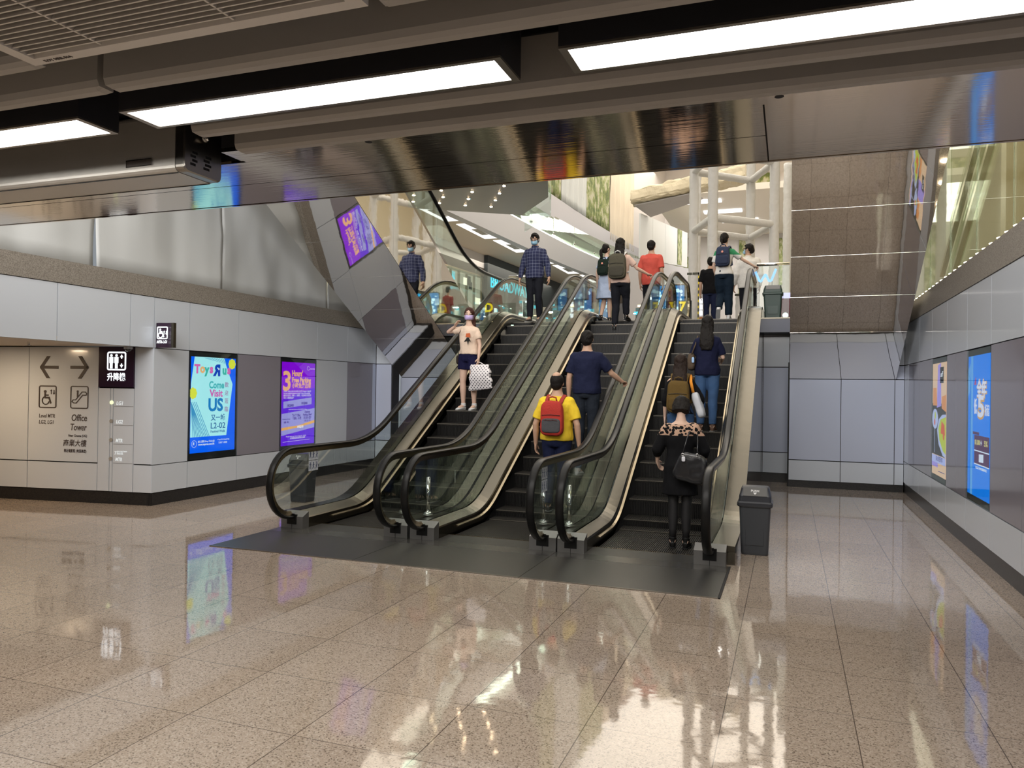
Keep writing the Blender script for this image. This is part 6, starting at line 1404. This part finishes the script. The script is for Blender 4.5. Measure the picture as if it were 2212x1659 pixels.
# 6 woman with the olive backpack
w6, *_ = person('woman with long dark hair in black trousers atop the middle escalator', (-3.0, 14.12, 2.802), -.05, 1.70, 'f', arms={'R': ((.16, .08, -.20), (.33, .25, -.29), (.45, .85, -.1)), 'L': ((-.06, -.02, -.26), (-.07, .03, -.49), (0, .1, -1))}, legs={'R': ((.085, .12, .60), (.08, .16, .285), 0), 'L': ((-.085, .03, .47), (-.09, -.02, .085), 0)}, hand_grip=('R',),
       top=dict(name='blush_top', hem=.86, sleeve=.7, mat=TAN, fit=.028, loose=True, sl=1.15), bottom=dict(kind='trousers', mat=TROU, w=1.08), hair='long', shoes=M['rubber'], skin=SKIN2)
backpack(w6, 'large olive grey backpack on the woman with long dark hair', fab('olive_cloth', (.085, .078, .055)), fab('olive_cloth2', (.060, .055, .042)), w=.165, h=.235, d=.075, zc=1.15, straps=mat('white_handle', (.6, .6, .58), .5), y0=-.135)
# 7 red shirt man
person('man in a coral red T-shirt beyond the top of the middle escalator', (-2.66, 15.5, 3.0), -.1, 1.70, 'm', top=dict(name='tee_shirt', hem=.80, sleeve=.8, mat=RED, fit=.035, sl=1.2), bottom=dict(kind='trousers', mat=TROU), hair='short', shoes=M['rubber'])
# 8 girl in green with the blue backpack
w8, *_ = person('girl in a green and white T-shirt with a bun atop the right escalator', (-1.16, 14.62, 3.0), -.08, 1.60, 'f', lean=.06, arms={'R': ((.20, .10, -.16), (.40, .22, -.28), (.55, .75, -.2)), 'L': ((-.07, .03, -.26), (-.05, .14, -.44), (.1, .6, -.6))}, legs={'R': ((.085, .05, .48), (.09, .04, .085), 0), 'L': ((-.075, .10, .50), (-.07, -.14, .20), .85)}, hand_grip=('R',),
       top=dict(name='tee_shirt', hem=.88, sleeve=.75, mat=twotone('white_green_tee', (.72, .70, .66), (.03, .24, .10), 1.19), fit=.024, sl=1.12), bottom=dict(kind='trousers', mat=fab('midnight_trousers', (.008, .016, .028)), w=1.2), hair='bun', shoes=SHOEW, skin=SKIN2, headyaw=-.25)
backpack(w8, 'slate blue backpack with a round badge on the girl in the green T-shirt', fab('slate_cloth', (.035, .045, .080)), fab('slate_cloth2', (.028, .036, .065)), w=.135, h=.195, d=.065, zc=1.20, badge=mat('badge_orange', (.75, .30, .22), .5), lean=.06, y0=-.12)
# 9 child in black
person('person in a black T-shirt and dark jeans mostly hidden behind the girl in green', (-1.62, 16.9, 3.0), 0, 1.55, 'm', top=dict(name='tee_shirt', hem=.84, sleeve=.85, mat=BLK, fit=.035, sl=1.25), bottom=dict(kind='jeans', mat=fab('ink_jeans', (.015, .02, .05))), hair='short', shoes=M['rubber'])
person('distant person in a dark red top beyond the blue display screens', (-2.95, 20.2, 3.0), .4, 1.60, 'm', top=dict(name='red_top', hem=.82, sleeve=.9, mat=fab('dark_red_cotton', (.25, .02, .02)), fit=.03), bottom=dict(kind='trousers', mat=TROU), hair='short')
# 10 white shirt man
person('man in a loose white shirt, glasses and blue mask looking left beyond the right escalator', (-.83, 16.6, 3.0), .25, 1.74, 'm', arms={'L': ((-.07, -.02, -.27), (-.10, .08, -.50), (0, .3, -1)), 'R': ((.06, -.02, -.27), (.07, .05, -.52), (0, .1, -1))}, headyaw=1.0, top=dict(name='white_shirt', hem=.80, sleeve=1.9, mat=WHT, collar=True, fit=.045, sl=1.35, loose=True), bottom=dict(kind='trousers', mat=TROU), hair='short', shoes=M['rubber'], mask=MBLUE, glasses=True)
# 11 navy top woman
w11, *_ = person('long haired woman in navy top and blue jeans, upper rider on the right escalator', (-1.10, 11.15, 1.102), 0, 1.63, 'f', arms={'R': ((.08, .05, -.25), (.05, .24, -.30), (-.2, .9, .2)), 'L': ((-.08, .04, -.25), (-.04, .22, -.30), (.3, .9, .2))},
       top=dict(name='navy_top', hem=.82, sleeve=.85, mat=fab('midnight_cotton', (.010, .012, .035)), fit=.034, sl=1.2, loose=True), bottom=dict(kind='jeans', mat=JEAN, w=1.0), hair='long', shoes=mat('brown_shoe', (.10, .05, .03), .5), skin=SKIN2)
hb = thing('handbag', 'slouchy brown handbag with a pale blue tag on the woman in the navy top', 'bag', w11.location, 0)
g = MB(); superbox(g, Vector((-.215, -.02, .98)), (.055, .085, .125), .6, taper=-.15); remesh('bag_body', g, fab('taupe_leather', (.09, .065, .045)), hb, .008, 2, noise_amp=.008, nscale=12)
g = MB(); g.tube([(-.21, .04, 1.08), (-.17, .02, 1.25), (-.135, .0, 1.345), (-.15, -.06, 1.25), (-.21, -.08, 1.08)], .010, n=8); local(g, 'bag_strap', fab('taupe_leather', (.09, .065, .045)), hb, True)
g = MB(); superbox(g, Vector((-.185, -.125, 1.0)), (.018, .006, .04), .5); local(g, 'blue_tag', mat('tag_blue', (.30, .48, .75), .4), hb, True)
# 12 woman with the brown backpack
w12, *_ = person('long haired woman in black top and jeans, middle rider on the right escalator', (-1.33, 10.10, .502), 0, 1.63, 'f', arms={'R': ((.13, .03, -.24), (.13, .20, -.36), (0, .8, -.4)), 'L': ((-.06, -.02, -.26), (-.07, .03, -.49), (0, .1, -1))},
       top=dict(name='black_top', hem=.90, sleeve=1.35, mat=BLK, fit=.022), bottom=dict(kind='jeans', mat=JEAN), hair='long', shoes=SHOEW, skin=SKIN2, hairmat=mat('brown_black_hair', (.020, .012, .009), .6, bump=.35, bscale=90, spec=.2))
backpack(w12, 'worn brown backpack on the middle rider of the right escalator', fab('brown_cloth', (.115, .072, .022)), fab('brown_cloth2', (.095, .060, .020)), w=.150, h=.215, d=.085, zc=1.13, y0=-.13)
tb = thing('tote_bag', 'white tote bag with an orange strap beside the brown backpack', 'bag', w12.location, 0)
g = MB(); superbox(g, Vector((.235, -.04, .98)), (.05, .11, .17), .45, rot=Matrix.Rotation(-.32, 3, 'Y')); remesh('bag_body', g, mat('tote_white', (.55, .57, .60), .6), tb, .009, 2, noise_amp=.006)
g = MB(); g.tube([(.17, -.09, 1.14), (.14, -.09, 1.28), (.125, -.01, 1.365), (.15, .05, 1.28), (.18, .04, 1.13)], .020, n=8, flat=.35, ref=(0, 1, .01)); local(g, 'orange_strap', fab('orange_web', (.80, .30, .04)), tb, True)
# 13 woman in the black dress
w13, *_ = person('woman in a black lace shouldered dress at the foot of the right escalator', (-1.08, 8.26, .003), .03, 1.60, 'f', headpitch=.62, arms={'L': ((-.115, .02, -.24), (-.13, .10, -.40), (.2, .7, -.7)), 'R': ((.115, .03, -.24), (.12, .12, -.38), (-.2, .7, -.6))}, stance=.07,
       top=dict(name='black_dress', hem=.59, sleeve=1.55, mat=lace(1.185), fit=.030, flare=.10, sl=1.45, neck=1.385), hair='bob', shoes=M['rubber'], skin=SKIN2)
g = MB(); s13 = w13['s']; 
for side in (1, -1):
    hip = Vector((side*.085, 0, .80)); kn = Vector((side*.071, .012, .47)); an = Vector((side*.073, -.02, .085)); g.tube([p*s13 for p in (hip, kn, kn.lerp(an, .32), kn.lerp(an, .7), an)], [.08*s13, .0555*s13, .059*s13, .044*s13, .037*s13], n=14)
local(g, 'black_tights', mat('sheer_black', (.012, .011, .012), .6), w13, True)
lb_ = thing('leather_handbag', 'large black leather handbag with silver rings on the woman in the black dress', 'bag', w13.location, 0)
g = MB(); superbox(g, Vector((.135, -.19, .86)), (.165, .055, .155), .5, rot=Matrix.Rotation(.22, 3, 'Y'), taper=-.12); lbb = remesh('bag_body', g, mat('black_leather', (.012, .012, .014), .28, coat=.3), lb_, .009, 2, noise_amp=.008, nscale=9)
for x in (.055, .20): g = MB(); g.tube([(x+.013*math.cos(2*PI*k/12), -.245, 1.0+.013*math.sin(2*PI*k/12)) for k in range(13)], .003, n=6, cap=False); local(g, 'metal_ring', M['chrome'], lbb, True)
g = MB(); g.tube([(.05, -.235, 1.0), (.085, -.16, 1.16), (.115, -.06, 1.27), (.135, .0, 1.305), (.17, .0, 1.27), (.19, -.12, 1.14), (.20, -.235, 1.0)], .007, n=8); local(g, 'bag_strap', mat('black_leather', (.012, .012, .014), .28), lb_, True)
g = MB(); superbox(g, Vector((.065, -.262, .955)), (.018, .008, .026), .5); local(g, 'silver_charm', mat('charm', (.7, .7, .75), .3), lbb, True)

bpy.data.scenes.remove(TSC)
